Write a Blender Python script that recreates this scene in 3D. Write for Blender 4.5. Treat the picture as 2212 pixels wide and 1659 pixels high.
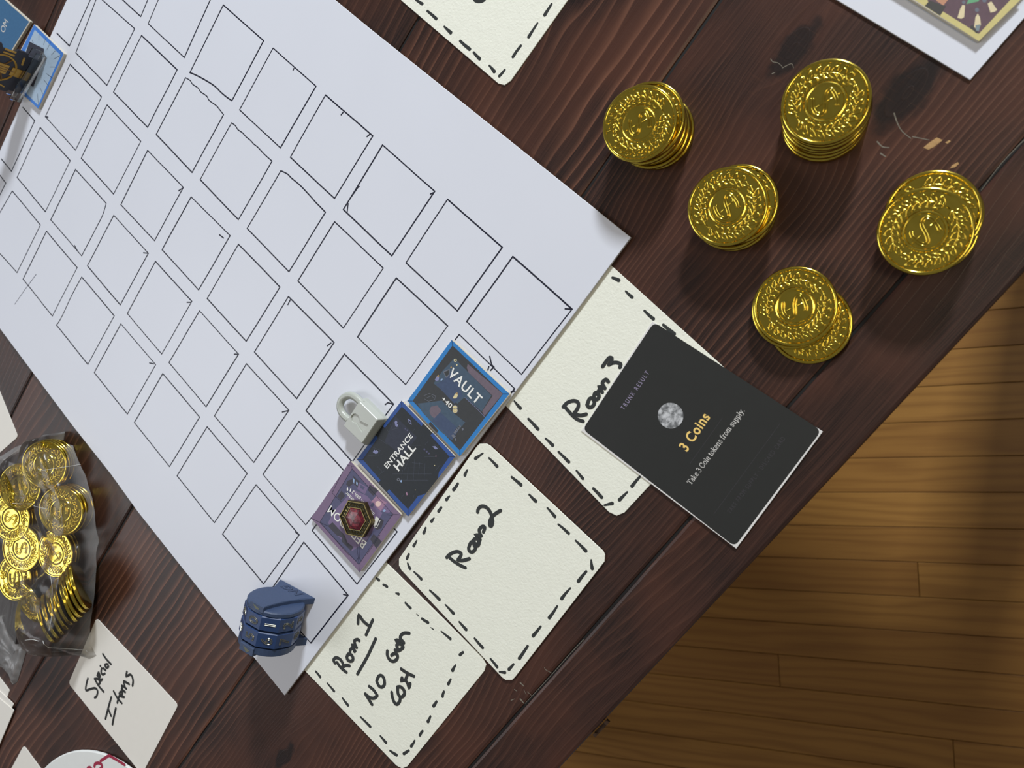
import bpy, bmesh, math, random
from mathutils import Vector, Matrix, Quaternion

# ------------------------------------------------------------------ scene, camera, light
for o in list(bpy.data.objects): bpy.data.objects.remove(o, do_unlink=True)
S = bpy.context.scene
COL = S.collection
MM = 0.001
PXW, PXH, FPX = 2212, 1659, 1679.545
CAM = Vector((424.994, 70.820, 357.282))                      # millimetres above the table top
ROT = Matrix(((0.6859142, -0.6553434, 0.3163016),
              (0.5816478, 0.7549572, 0.3028620),
              (-0.4372729, -0.0237612, 0.8990149)))
cd = bpy.data.cameras.new('camera'); cam = bpy.data.objects.new('camera', cd); COL.objects.link(cam)
cam.matrix_world = Matrix.Translation(CAM * MM) @ ROT.to_4x4()
cd.sensor_fit = 'HORIZONTAL'; cd.sensor_width = 36.0; cd.lens = 36.0 * FPX / PXW
cd.clip_start = 0.01; cd.clip_end = 50
cd.dof.use_dof = True; cd.dof.focus_distance = 0.43; cd.dof.aperture_fstop = 15.0
S.camera = cam
W = bpy.data.worlds.new('room_light'); S.world = W; W.use_nodes = True
W.node_tree.nodes['Background'].inputs[0].default_value = (0.98, 0.985, 1.0, 1)
W.node_tree.nodes['Background'].inputs[1].default_value = 0.145

def area(name, loc, target, sx, sy, power, rgb):
    l = bpy.data.lights.new(name, 'AREA'); l.shape = 'RECTANGLE'; l.size = sx; l.size_y = sy
    l.energy = power; l.color = rgb
    o = bpy.data.objects.new(name, l); COL.objects.link(o); o.location = loc
    o.rotation_euler = (Vector(target) - Vector(loc)).to_track_quat('-Z', 'Y').to_euler()
    return o
area('window_light', (-0.62, 2.05, 1.10), (0.2, -0.1, 0), 0.24, 0.24, 70, (0.90, 0.95, 1.0))
area('side_window_light', (-1.3, -1.65, 2.1), (0.1, -0.1, 0), 1.2, 1.1, 22, (0.94, 0.96, 1.0))
area('ceiling_lamp', (1.0, 0.6, 1.75), (0.4, 0.1, 0), 0.5, 0.5, 6, (1.0, 0.84, 0.58))
VS = S.view_settings
VS.view_transform = 'Standard'; VS.look = 'None'; VS.gamma = 1.0; VS.exposure = 0.0
try: VS.use_curve_mapping = False
except Exception: pass
S.display_settings.display_device = 'sRGB'

# ------------------------------------------------------------------ helpers
def tp(u, v, z=0.0):
    """point of the table plane (height z, mm) measured at a pixel of the photograph"""
    d = ROT @ Vector(((u - PXW / 2) / FPX, -(v - PXH / 2) / FPX, -1.0))
    s = (z - CAM.z) / d.z
    return (CAM.x + d.x * s, CAM.y + d.y * s)

def zoom(ox, oy, s):
    return lambda p, z=0.0: tp(ox + p[0] * s, oy + p[1] * s, z)

def lin(c):
    c = c / 255.0
    return c / 12.92 if c <= 0.04045 else ((c + 0.055) / 1.055) ** 2.4
def rgb(r, g, b): return (lin(r), lin(g), lin(b), 1.0)

class NT:
    def __init__(s, name):
        s.mat = bpy.data.materials.new(name); s.mat.use_nodes = True
        s.t = s.mat.node_tree; s.N = s.t.nodes; s.L = s.t.links
        s.b = s.N['Principled BSDF']
    def put(s, sock, v):
        if isinstance(v, bpy.types.NodeSocket): s.L.new(v, sock)
        else:
            if hasattr(sock.default_value, '__len__') and not hasattr(v, '__len__'): v = (v,) * len(sock.default_value)
            sock.default_value = v
    def node(s, t, **kw):
        n = s.N.new(t)
        for k, v in kw.items(): setattr(n, k, v)
        return n
    def m(s, op, a, b=0.0, c=0.0, clamp=False):
        n = s.node('ShaderNodeMath', operation=op, use_clamp=clamp)
        for i, v in enumerate((a, b, c)): s.put(n.inputs[i], v)
        return n.outputs[0]
    def xyz(s, x, y, z):
        n = s.node('ShaderNodeCombineXYZ')
        for i, v in enumerate((x, y, z)): s.put(n.inputs[i], v)
        return n.outputs[0]
    def obj(s):
        n = s.node('ShaderNodeTexCoord'); q = s.node('ShaderNodeSeparateXYZ')
        s.L.new(n.outputs['Object'], q.inputs[0])
        return [s.m('MULTIPLY', q.outputs[i], 1000.0) for i in range(3)]
    def noise(s, vec, scale=1.0, detail=2.0, rough=0.5, out=0):
        n = s.node('ShaderNodeTexNoise'); s.put(n.inputs['Vector'], vec)
        n.inputs['Scale'].default_value = scale; n.inputs['Detail'].default_value = detail; n.inputs['Roughness'].default_value = rough
        return n.outputs[out]
    def mix(s, f, a, b):
        n = s.node('ShaderNodeMix', data_type='RGBA')
        s.put(n.inputs[0], f); s.put(n.inputs[6], a); s.put(n.inputs[7], b)
        return n.outputs[2]
    def ss(s, v, lo, hi):
        n = s.node('ShaderNodeMapRange', interpolation_type='SMOOTHSTEP')
        s.put(n.inputs[0], v); n.inputs[1].default_value = lo; n.inputs[2].default_value = hi
        return n.outputs[0]
    def rnd(s): return s.node('ShaderNodeObjectInfo').outputs['Random']
    def bump(s, h, strength, dist):
        n = s.node('ShaderNodeBump'); n.inputs['Strength'].default_value = strength; n.inputs['Distance'].default_value = dist
        s.put(n.inputs['Height'], h); s.L.new(n.outputs[0], s.b.inputs['Normal'])
    def set(s, **kw):
        for k, v in kw.items(): s.put(s.b.inputs[k.replace('_', ' ')], v)
        return s.mat

def plain(name, c, rough=0.5, metal=0.0, spec=0.4, var=0.0, vscale=0.15, bump=0.0, bscale=1.5, coat=0.0):
    """one colour with a little procedural variation and relief"""
    t = NT(name); base = rgb(*c)
    x, y, z = t.obj(); vec = t.xyz(x, y, z)
    n = t.noise(vec, vscale, 3.0)
    k = var
    lo = tuple(v * (1 - k) for v in base[:3]) + (1,); hi = tuple(min(1, v * (1 + k)) for v in base[:3]) + (1,)
    t.set(Base_Color=t.mix(n, lo, hi), Roughness=rough, Metallic=metal)
    t.b.inputs['Specular IOR Level'].default_value = spec
    if coat: t.b.inputs['Coat Weight'].default_value = coat; t.b.inputs['Coat Roughness'].default_value = 0.15
    if bump: t.bump(t.noise(vec, bscale, 4.0), bump, 0.0003)
    return t.mat

ORG = {}
def mk(name, V, F, mat, parent=None, origin=None, local=False, smooth=False):
    V = [Vector(v) for v in V]
    if parent is None:
        if origin is None:
            lo = [min(v[i] for v in V) for i in range(3)]; hi = [max(v[i] for v in V) for i in range(3)]
            origin = ((lo[0] + hi[0]) / 2, (lo[1] + hi[1]) / 2, lo[2])
        off = Vector(origin)
    else: off = Vector((0, 0, 0)) if local else Vector(ORG[parent.name])
    me = bpy.data.meshes.new(name)
    me.from_pydata([((v - off) * MM)[:] for v in V], [], F); me.update()
    if smooth: me.polygons.foreach_set('use_smooth', [True] * len(me.polygons))
    if mat: me.materials.append(mat)
    o = bpy.data.objects.new(name, me); COL.objects.link(o)
    if parent is None: o.location = off * MM; ORG[o.name] = tuple(off)
    else: o.parent = parent; ORG[o.name] = (0, 0, 0) if local else ORG[parent.name]
    return o

def root(name, loc, label=None, cat=None, group=None, kind=None, rotz=0.0):
    o = bpy.data.objects.new(name, None); COL.objects.link(o); o.empty_display_size = 0.01
    o.location = Vector(loc) * MM; o.rotation_euler.z = rotz; ORG[o.name] = tuple(loc)
    return tag(o, label, cat, group, kind)
def tag(o, label=None, cat=None, group=None, kind=None):
    for k, v in (('label', label), ('category', cat), ('group', group), ('kind', kind)):
        if v: o[k] = v
    return o

def ccw(P):
    a = sum(P[i][0] * P[(i + 1) % len(P)][1] - P[(i + 1) % len(P)][0] * P[i][1] for i in range(len(P)))
    return list(P) if a > 0 else list(reversed(P))
def inset(P, d):
    n = len(P); R = []
    for i in range(n):
        a, b, c = Vector(P[i - 1][:2]), Vector(P[i][:2]), Vector(P[(i + 1) % n][:2])
        e1 = (b - a); e2 = (c - b)
        if e1.length < 1e-9 or e2.length < 1e-9: R.append(tuple(b)); continue
        e1.normalize(); e2.normalize()
        n1 = Vector((-e1.y, e1.x)); n2 = Vector((-e2.y, e2.x)); k = n1 + n2
        k = k / max(0.35, k.dot(n1)) if k.length > 1e-6 else n1
        R.append(tuple(b + k * d))
    return R
def prism(P, z0, z1, ch=0.0):
    P = ccw(P); n = len(P); V = [(x, y, z0) for x, y in P]; F = [tuple(reversed(range(n)))]
    if ch > 0:
        V += [(x, y, z1 - ch) for x, y in P] + [(x, y, z1) for x, y in inset(P, ch)]; k = 2
    else: V += [(x, y, z1) for x, y in P]; k = 1
    for r in range(k):
        for i in range(n):
            j = (i + 1) % n; F.append((r * n + i, r * n + j, (r + 1) * n + j, (r + 1) * n + i))
    F.append(tuple(range(k * n, k * n + n)))
    return V, F
def rounded(P, r, n=5):
    """polygon with each corner rounded by r"""
    P = ccw(P); R = []
    for i in range(len(P)):
        a, b, c = Vector(P[i - 1]), Vector(P[i]), Vector(P[(i + 1) % len(P)])
        p = b + (a - b).normalized() * r; q = b + (c - b).normalized() * r
        for k in range(n + 1):
            t = k / n; R.append(tuple(p * (1 - t) ** 2 + b * 2 * t * (1 - t) + q * t * t))
    return R
def ribbon(P, w, z, w1=None, V=None, F=None, caps=True, rise=.0012):
    """flat pen stroke along P; it climbs a hair so that it can cross itself"""
    V = [] if V is None else V; F = [] if F is None else F
    w1 = w if w1 is None else w1
    Q = [Vector(P[0][:2])]
    for p in P[1:]:
        if (Vector(p[:2]) - Q[-1]).length > 1e-4: Q.append(Vector(p[:2]))
    n = len(Q)
    if n < 2: Q.append(Q[0] + Vector((.02, 0))); n = 2
    s0 = len(V)
    for i, q in enumerate(Q):
        d0 = (q - Q[i - 1]).normalized() if i else (Q[1] - q).normalized()
        d1 = (Q[i + 1] - q).normalized() if i < n - 1 else d0
        m = Vector((-d0.y - d1.y, d0.x + d1.x)); k0 = Vector((-d0.y, d0.x))
        m = m / max(.55, m.dot(k0)) if m.length > .3 else k0
        r = (w + (w1 - w) * i / (n - 1)) / 2
        V += [(*(q - m * r), z + rise * i), (*(q + m * r), z + rise * i)]
    for i in range(n - 1): F.append((s0 + 2 * i, s0 + 2 * i + 2, s0 + 2 * i + 3, s0 + 2 * i + 1))
    if caps:
        for q, r, zz in ((Q[0], w / 2, z - .003), (Q[-1], w1 / 2, z + rise * n + .003)):
            s = len(V); V += [(q.x + r * math.cos(t * math.pi / 5), q.y + r * math.sin(t * math.pi / 5), zz) for t in range(10)]; F.append(tuple(range(s, s + 10)))
    return V, F
def tube(P, r, n=8, V=None, F=None, closed=False):
    V = [] if V is None else V; F = [] if F is None else F
    P = [Vector(p) for p in P]; m = len(P); s0 = len(V); up = Vector((0, 0, 1))
    for i, p in enumerate(P):
        d = (P[(i + 1) % m] - P[i - 1]) if closed else (P[min(i + 1, m - 1)] - P[max(i - 1, 0)])
        d.normalize(); a = d.cross(up)
        if a.length < 1e-3: a = d.cross(Vector((1, 0, 0)))
        a.normalize(); b = a.cross(d)
        rr = r[i] if hasattr(r, '__len__') else r
        for k in range(n):
            t = 2 * math.pi * k / n; V.append(tuple(p + a * rr * math.cos(t) + b * rr * math.sin(t)))
    for i in range(m if closed else m - 1):
        for k in range(n):
            A = s0 + i * n + k; B = s0 + i * n + (k + 1) % n; j = (i + 1) % m
            F.append((A, B, s0 + j * n + (k + 1) % n, s0 + j * n + k))
    if not closed:
        F.append(tuple(reversed(range(s0, s0 + n)))); F.append(tuple(range(s0 + (m - 1) * n, s0 + m * n)))
    return V, F
def box(x0, x1, y0, y1, z0, z1, ch=0.0): return prism([(x0, y0), (x1, y0), (x1, y1), (x0, y1)], z0, z1, ch)
def lathe(prof, n=48, V=None, F=None):
    V = []; F = []
    for r, z in prof:
        V += [(r * math.cos(2 * math.pi * k / n), r * math.sin(2 * math.pi * k / n), z) for k in range(n)]
    for i in range(len(prof) - 1):
        for k in range(n):
            F.append((i * n + k, i * n + (k + 1) % n, (i + 1) * n + (k + 1) % n, (i + 1) * n + k))
    F.append(tuple(reversed(range(n)))); F.append(tuple(range((len(prof) - 1) * n, len(prof) * n)))
    return V, F
def join(parts):
    V, F = [], []
    for v, f in parts:
        s = len(V); V += list(v); F += [tuple(i + s for i in q) for q in f]
    return V, F
def flat(name, P, z, mat, parent): 
    P = ccw(P); return mk(name, [(x, y, z) for x, y in P], [tuple(range(len(P)))], mat, parent)
def smooth_path(P, k=4):
    """Catmull-Rom through the points"""
    if len(P) < 3: return list(P)
    R = []
    for i in range(len(P) - 1):
        a, b, c, d = P[max(i - 1, 0)], P[i], P[i + 1], P[min(i + 2, len(P) - 1)]
        for s in range(k):
            t = s / k
            R.append(tuple(0.5 * (2 * b[j] + (c[j] - a[j]) * t + (2 * a[j] - 5 * b[j] + 4 * c[j] - d[j]) * t * t + (3 * b[j] - a[j] - 3 * c[j] + d[j]) * t ** 3) for j in range(2)))
    R.append(tuple(P[-1])); return R

_glyph = {}
def glyphs(s, off=0.0, space=1.0, shear=0.0):
    key = (s, off, space, shear)
    if key in _glyph: return _glyph[key]
    c = bpy.data.curves.new('lettering', 'FONT'); c.body = s; c.space_character = space; c.offset = off; c.shear = shear
    c.resolution_u = 4; c.fill_mode = 'FRONT'
    o = bpy.data.objects.new('lettering', c); COL.objects.link(o)
    dg = bpy.context.evaluated_depsgraph_get(); me = bpy.data.meshes.new_from_object(o.evaluated_get(dg))
    V = [tuple(v.co) for v in me.vertices]; F = [tuple(p.vertices) for p in me.polygons]
    bpy.data.objects.remove(o, do_unlink=True); bpy.data.curves.remove(c); bpy.data.meshes.remove(me)
    _glyph[key] = (V, F); return V, F
def text(name, s, A, B, T, z, mat, parent, off=0.0, space=1.0, shear=0.0):
    """lettering whose baseline runs from A to B and whose capitals reach the height of T (table points)"""
    V, F = glyphs(s, off, space, shear)
    x0 = min(v[0] for v in V); x1 = max(v[0] for v in V); cap = 0.729 + off * 2
    A, B, T = Vector(A), Vector(B), Vector(T); ex = (B - A); L = ex.length; ex.normalize(); ey = Vector((-ex.y, ex.x))
    h = abs((T - A).dot(ey)); kx = L / (x1 - x0); ky = h / cap
    return mk(name, [(*(A + ex * (v[0] - x0) * kx + ey * v[1] * ky), z) for v in V], F, mat, parent)

_T, _H, _N = .105, .06, .075                                 # stem, hairline and curve widths of the serif letters
SERIF = {'T': (.62, [([(.3, 0), (.3, .68)], _T), ([(.04, .68), (.56, .68)], _H), ([(.05, .68), (.05, .55)], _H), ([(.55, .68), (.55, .55)], _H), ([(.18, .02), (.42, .02)], _H)]),
 'a': (.44, [([(.08, .38), (.14, .46), (.24, .47), (.31, .40)], _H), ([(.32, .40), (.32, .06), (.40, .02)], _T), ([(.32, .28), (.16, .24), (.07, .14), (.12, .03), (.22, .02), (.32, .12)], _N)]),
 'k': (.52, [([(.12, 0), (.12, .72)], _T), ([(.03, .71), (.12, .71)], _H), ([(.03, .02), (.22, .02)], _H), ([(.14, .2), (.38, .46)], _H), ([(.3, .46), (.46, .46)], _H), ([(.22, .28), (.42, .02)], _T), ([(.34, .02), (.5, .02)], _H)]),
 'e': (.46, [([(.08, .26), (.4, .26)], _H), ([(.4, .26), (.36, .42), (.24, .47), (.12, .4), (.07, .24), (.12, .07), (.25, .01), (.4, .1)], _N)]),
 '3': (.52, [([(.08, .56), (.2, .69), (.36, .62), (.34, .45), (.2, .38)], _N), ([(.2, .38), (.4, .32), (.42, .12), (.25, 0), (.07, .1)], _N)]),
 'C': (.66, [([(.56, .5), (.5, .64), (.36, .7), (.18, .62), (.08, .36), (.16, .1), (.34, 0), (.5, .06), (.58, .2)], _N), ([(.57, .7), (.57, .48)], _H)]),
 'o': (.5, [([(.25, .47), (.12, .4), (.07, .24), (.12, .07), (.25, .01), (.38, .07), (.43, .24), (.38, .4), (.25, .47)], _N)]),
 'i': (.26, [([(.12, 0), (.12, .46)], _T), ([(.03, .45), (.12, .45)], _H), ([(.03, .02), (.21, .02)], _H), ([(.115, .62), (.125, .62)], .12)]),
 'n': (.52, [([(.12, 0), (.12, .46)], _T), ([(.03, .45), (.12, .45)], _H), ([(.03, .02), (.21, .02)], _H), ([(.12, .36), (.22, .46), (.34, .45), (.38, .34)], _H), ([(.38, .38), (.38, 0)], _T), ([(.29, .02), (.47, .02)], _H)]),
 't': (.32, [([(.14, .6), (.14, .08), (.2, .01), (.3, .06)], _T), ([(.03, .46), (.28, .46)], _H)]),
 's': (.4, [([(.32, .36), (.28, .46), (.14, .46), (.09, .36), (.2, .26), (.32, .17), (.28, .03), (.14, .01), (.07, .12)], _N)]),
 'f': (.32, [([(.14, 0), (.14, .58), (.22, .7), (.32, .66)], _N), ([(.03, .46), (.28, .46)], _H), ([(.03, .02), (.25, .02)], _H)]),
 'r': (.38, [([(.12, 0), (.12, .46)], _T), ([(.03, .45), (.12, .45)], _H), ([(.03, .02), (.23, .02)], _H), ([(.12, .34), (.22, .45), (.33, .44)], _H), ([(.32, .41), (.33, .41)], .1)]),
 'm': (.8, [([(.12, 0), (.12, .46)], _T), ([(.03, .45), (.12, .45)], _H), ([(.03, .02), (.21, .02)], _H), ([(.12, .36), (.22, .46), (.34, .45), (.38, .34)], _H), ([(.38, .38), (.38, 0)], _T), ([(.29, .02), (.47, .02)], _H), ([(.38, .36), (.48, .46), (.6, .45), (.64, .34)], _H), ([(.64, .38), (.64, 0)], _T), ([(.55, .02), (.74, .02)], _H)]),
 'u': (.52, [([(.11, .46), (.11, .12), (.18, .02), (.28, .04), (.37, .14)], _N), ([(.37, .46), (.37, .02), (.46, .02)], _T), ([(.02, .45), (.11, .45)], _H), ([(.28, .45), (.37, .45)], _H)]),
 'p': (.5, [([(.12, .46), (.12, -.2)], _T), ([(.03, .45), (.12, .45)], _H), ([(.03, -.19), (.22, -.19)], _H), ([(.12, .38), (.24, .47), (.38, .4), (.42, .23), (.36, .06), (.24, .01), (.12, .08)], _N)]),
 'l': (.26, [([(.12, 0), (.12, .72)], _T), ([(.03, .71), (.12, .71)], _H), ([(.03, .02), (.21, .02)], _H)]),
 'y': (.48, [([(.08, .46), (.24, .04)], _T), ([(.4, .46), (.2, -.1), (.12, -.2), (.05, -.16)], _H), ([(.01, .45), (.16, .45)], _H), ([(.32, .45), (.47, .45)], _H)]),
 '.': (.24, [([(.1, .05), (.11, .05)], .12)]), ' ': (.22, [])}
def serif_text(name, s, A, B, T, z, mat, parent):
    A, B, T = Vector(A), Vector(B), Vector(T); ex = B - A; L = ex.length; ex.normalize(); ey = Vector((-ex.y, ex.x))
    kx = L / sum(SERIF[c][0] for c in s); ky = abs((T - A).dot(ey)) / .7; V, F = [], []; x = 0.0
    for c in s:
        adv, st = SERIF[c]
        for k, (P, w) in enumerate(st):
            Q = smooth_path(P, 3) if len(P) > 2 and w != _T else P
            ribbon([tuple(A + ex * (x + p[0]) * kx + ey * p[1] * ky) for p in Q], w * (kx + ky) / 2, z + .008 * k, V=V, F=F, caps=w > .11, rise=.0008)
        x += adv
    return mk(name, V, F, mat, parent)

# ------------------------------------------------------------------ materials
def wood_table():
    t = NT('dark_stained_pine'); gain = t.node('ShaderNodeAttribute', attribute_type='OBJECT', attribute_name='grain_gain').outputs['Fac']; freq = t.node('ShaderNodeAttribute', attribute_type='OBJECT', attribute_name='grain_scale').outputs['Fac']; x, y, z = t.obj(); R = t.m('MULTIPLY', t.rnd(), 90.0)
    v = lambda a, b, o=0.0: t.xyz(t.m('MULTIPLY', x, a), t.m('MULTIPLY', y, b), t.m('ADD', R, o))
    warp = t.m('MULTIPLY', t.m('SUBTRACT', t.noise(v(.010, .0042), 1, 2.0), .5), 46.0)
    warp2 = t.m('MULTIPLY', t.m('SUBTRACT', t.noise(v(.05, .018, 9), 1, 2.0), .5), 5.0)
    g = t.m('ADD', t.m('ADD', x, warp), warp2)
    dark_knot = 0.0
    for kx, ky, s, core in KNOTS:
        dx = t.m('SUBTRACT', x, kx); dy = t.m('MULTIPLY', t.m('SUBTRACT', y, ky), .42)
        r = t.m('SQRT', t.m('ADD', t.m('MULTIPLY', dx, dx), t.m('MULTIPLY', dy, dy)))
        q = t.m('DIVIDE', r, s); w = t.m('EXPONENT', t.m('MULTIPLY', t.m('MULTIPLY', q, q), -1.0))
        g = t.m('ADD', kx, t.m('ADD', t.m('MULTIPLY', t.m('SUBTRACT', g, kx), t.m('SUBTRACT', 1.0, w)), t.m('MULTIPLY', t.m('MULTIPLY', r, 1.2), w)))
        rr = t.m('ADD', r, t.m('MULTIPLY', t.m('SUBTRACT', t.noise(v(.12, .12, 3), 1, 2), .5), 7.0))
        dark_knot = t.m('MAXIMUM', dark_knot, t.m('SUBTRACT', 1.0, t.ss(rr, core * .75, core * 1.25)))
    ph = t.m('MULTIPLY', t.m('MULTIPLY', g, freq), 2 * math.pi / 6.4)
    ph = t.m('ADD', ph, t.m('MULTIPLY', t.noise(v(.03, .002, 17), 1, 3.0), 14.0))
    saw = t.m('FRACT', t.m('DIVIDE', ph, 2 * math.pi))                 # slow rise, sharp fall: growth rings
    ring = t.m('POWER', saw, 4.5)
    ring = t.m('MULTIPLY', ring, t.m('SUBTRACT', 1.0, t.ss(saw, .93, 1.0)))
    fib = t.noise(v(2.2, .03, 2), 1, 3.0, .6); fib2 = t.noise(v(.32, .012, 4), 1, 2.0)
    mask = t.ss(t.noise(v(.016, .0045, 31), 1, 2.0), .36, .62)
    blot = t.ss(t.noise(v(.02, .014, 41), 1, 3.0), .35, .7)
    c = t.mix(t.ss(fib, .3, .7), rgb(35, 25, 23), rgb(57, 37, 31))
    c = t.mix(t.m('MULTIPLY', blot, .8), c, rgb(78, 47, 36))
    amt = t.m('MULTIPLY', t.m('MULTIPLY', ring, t.m('ADD', .22, t.m('MULTIPLY', mask, .9))), t.m('MULTIPLY', t.m('ADD', .45, t.m('MULTIPLY', fib2, .9)), gain), clamp=True)
    c = t.mix(amt, c, rgb(122, 82, 64))
    c = t.mix(t.m('MULTIPLY', dark_knot, .85), c, rgb(24, 19, 19))
    saws = t.noise(v(.08, 1.6, 51), 1, 2.0)                            # fine saw marks across the grain
    c = t.mix(t.m('MULTIPLY', t.ss(saws, .55, .8), .07), c, rgb(120, 80, 58))
    t.set(Base_Color=c, Roughness=t.m('ADD', .3, t.m('MULTIPLY', fib, .2)))
    t.b.inputs['Specular IOR Level'].default_value = .34
    t.bump(t.m('ADD', t.m('MULTIPLY', ring, .6), t.m('MULTIPLY', fib, .5)), .35, .0002)
    return t.mat

def wood_floor():
    t = NT('honey_oak_strip'); x, y, z = t.obj(); rn = t.rnd(); R = t.m('MULTIPLY', rn, 70.0)
    v = lambda a, b, o=0.0: t.xyz(t.m('MULTIPLY', x, a), t.m('MULTIPLY', y, b), t.m('ADD', R, o))
    warp = t.m('MULTIPLY', t.m('SUBTRACT', t.noise(v(.003, .02), 1, 2.0), .5), 60.0)
    g = t.m('ADD', y, warp)
    ring = t.m('ADD', .5, t.m('MULTIPLY', t.m('SINE', t.m('MULTIPLY', g, .42)), .5))
    fib = t.noise(v(.012, .5, 3), 1, 3.0, .6)
    c = t.mix(rn, rgb(148, 104, 50), rgb(168, 122, 60))
    c = t.mix(t.m('MULTIPLY', t.m('POWER', ring, 2.0), .4), c, rgb(118, 76, 34))
    c = t.mix(t.m('MULTIPLY', t.ss(fib, .45, .75), .35), c, rgb(124, 82, 40))
    t.set(Base_Color=c, Roughness=.42); t.b.inputs['Specular IOR Level'].default_value = .35
    return t.mat

KNOTS = ((208.5, 122.0, 13.0, 5.0), (311.0, 141.0, 13.0, 6.0), (361.0, 150.0, 12.0, 7.5), (322.0, -330.0, 10.0, 4.0), (226.0, -470.0, 11.0, 4.0))
M_TABLE = wood_table(); M_FLOOR = wood_floor()
M_BOARD = plain('white_poster_board', (220, 223, 233), .42, spec=.35, var=.02, vscale=.02)
M_CORE = plain('board_core', (196, 194, 190), .8, var=.05)
M_CREAM = plain('cream_watercolour_paper', (238, 239, 226), .85, spec=.2, var=.035, vscale=.25, bump=.55, bscale=.9)
M_CARD = plain('ivory_card', (233, 229, 221), .5, var=.02)
M_INK = plain('blue_black_ink', (22, 25, 44), .45, var=.15, vscale=.6)
M_MARK = plain('charcoal_marker', (47, 50, 50), .55, var=.12, vscale=.6)
M_BLACKMARK = plain('black_marker', (22, 23, 22), .5, var=.1)
M_REDMARK = plain('crimson_marker', (158, 34, 66), .5, var=.12)
M_EDGE = plain('tile_chipboard', (196, 190, 176), .8, var=.08, vscale=.8)
M_WHITEPRINT = plain('white_print', (240, 240, 236), .5, var=.02)

# ------------------------------------------------------------------ floor
FZ = -760.0
fl = root('floor', (600, -200, FZ), 'honey oak strip floor beside the table', 'floor', kind='structure', rotz=math.radians(44.5))
rng = random.Random(4)
SW = 44.8
F_ROWS = range(-14, 9)
for r in F_ROWS:
    x = -1500 - rng.uniform(0, 400); y0 = r * SW + 15.0
    while x < 900:
        L = rng.uniform(500, 1300)
        V, Fc = box(x, min(x + L, 950) - .6, y0, y0 + SW - .7, -18, 0, .5)
        p = mk('plank', V, Fc, M_FLOOR, fl, local=True)
        x += L
V, Fc = box(-1900, 960, F_ROWS[0] * SW, (F_ROWS[-1] + 1) * SW + 15, -30, -18)
mk('subfloor', V, Fc, plain('subfloor_dark', (40, 28, 18), .9), fl, local=True)

# ------------------------------------------------------------------ table
tb = root('table', (0, 0, 0), 'dark stained pine plank table under all the game pieces', 'table', rotz=.022)
def board_plank(x0, x1, y0, y1, z0=-38.0):
    n = 24; V = []; F = []
    c = 1.1
    prof = [(x0, z0), (x1, z0), (x1, -c * 1.6), (x1 - c * .5, -c * .45), (x1 - c * 1.6, 0), (x0 + c * 1.6, 0), (x0 + c * .5, -c * .45), (x0, -c * 1.6)]
    for y in (y0, y1): V += [(a, y, b) for a, b in prof]
    m = len(prof)
    for i in range(m): F.append((i, (i + 1) % m, m + (i + 1) % m, m + i))
    F += [tuple(reversed(range(m))), tuple(range(m, 2 * m))]
    F = [tuple(reversed(f)) for f in F]
    return mk('plank', V, F, M_TABLE, tb, local=True)
seams = [440.5, 407.5, 269.6, 131.4, -6.6, -144.8, -283.0, -421.0]
for i, (a, b) in enumerate(zip(seams[1:], seams[:-1])):
    o = board_plank(a + .35, b - .35, -780, 620); o['grain_gain'] = (.25, .62, 1.05, .6, .5, .5, .5)[i]; o['grain_scale'] = (1.5, 2.1, 1.05, .9, 1.2, 1.0, 1.0)[i]
M_APR = plain('stained_apron', (44, 28, 24), .5, var=.3, vscale=.05)
V, Fc = join([box(-380, 400, -740, -718, -138, -38), box(-380, 400, 558, 580, -138, -38), box(-380, -358, -718, 558, -138, -38), box(378, 400, -718, 558, -138, -38)])
mk('apron', V, Fc, M_APR, tb, local=True)
for lx in (-345, 335):
    for ly in (-700, 520):
        V, Fc = prism([(lx - 32, ly - 32), (lx + 32, ly - 32), (lx + 32, ly + 32), (lx - 32, ly + 32)], FZ + .2, -38, 2)
        mk('leg', V, Fc, M_APR, tb, local=True)
# glue and gap filler in the joints, worn bare spots
M_GAP = plain('joint_dirt', (14, 11, 11), .7)
for sx in seams[1:-1]:
    V, Fc = box(sx - .8, sx + .8, -770, 610, -8, -1.0); mk('joint', V, Fc, M_GAP, tb, local=True)
M_BARE = plain('bare_wood_scar', (176, 140, 92), .7, var=.3, vscale=.5, bump=.5)
Zs = zoom(1700, 100, 512 / 1416); K2Z = zoom(1660, 110, 240 / 1531)
def scar(pts, zf=None):
    P = [(zf or Zs)(p) for p in pts]; c, s = math.cos(-.022), math.sin(-.022)
    P = [(x * c - y * s, x * s + y * c) for x, y in P]
    V, Fc = prism(P, -.3, .05); mk('scar', V, Fc, M_BARE, tb, local=True)
scar([(815, 605), (850, 575), (895, 545), (930, 560), (905, 580), (880, 600), (845, 618)])
scar([(975, 730), (985, 712), (1020, 692), (1028, 702), (1005, 722)])
scar([(945, 575), (970, 560), (978, 568), (958, 582)])
def to_table(P):
    c, s = math.cos(-.022), math.sin(-.022); return [(x * c - y * s, x * s + y * c) for x, y in P]
Zb = zoom(1040, 1380, 300 / 1784)
M_DUST = plain('pale_scratch', (118, 112, 100), .7, var=.3, vscale=.6)
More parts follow.
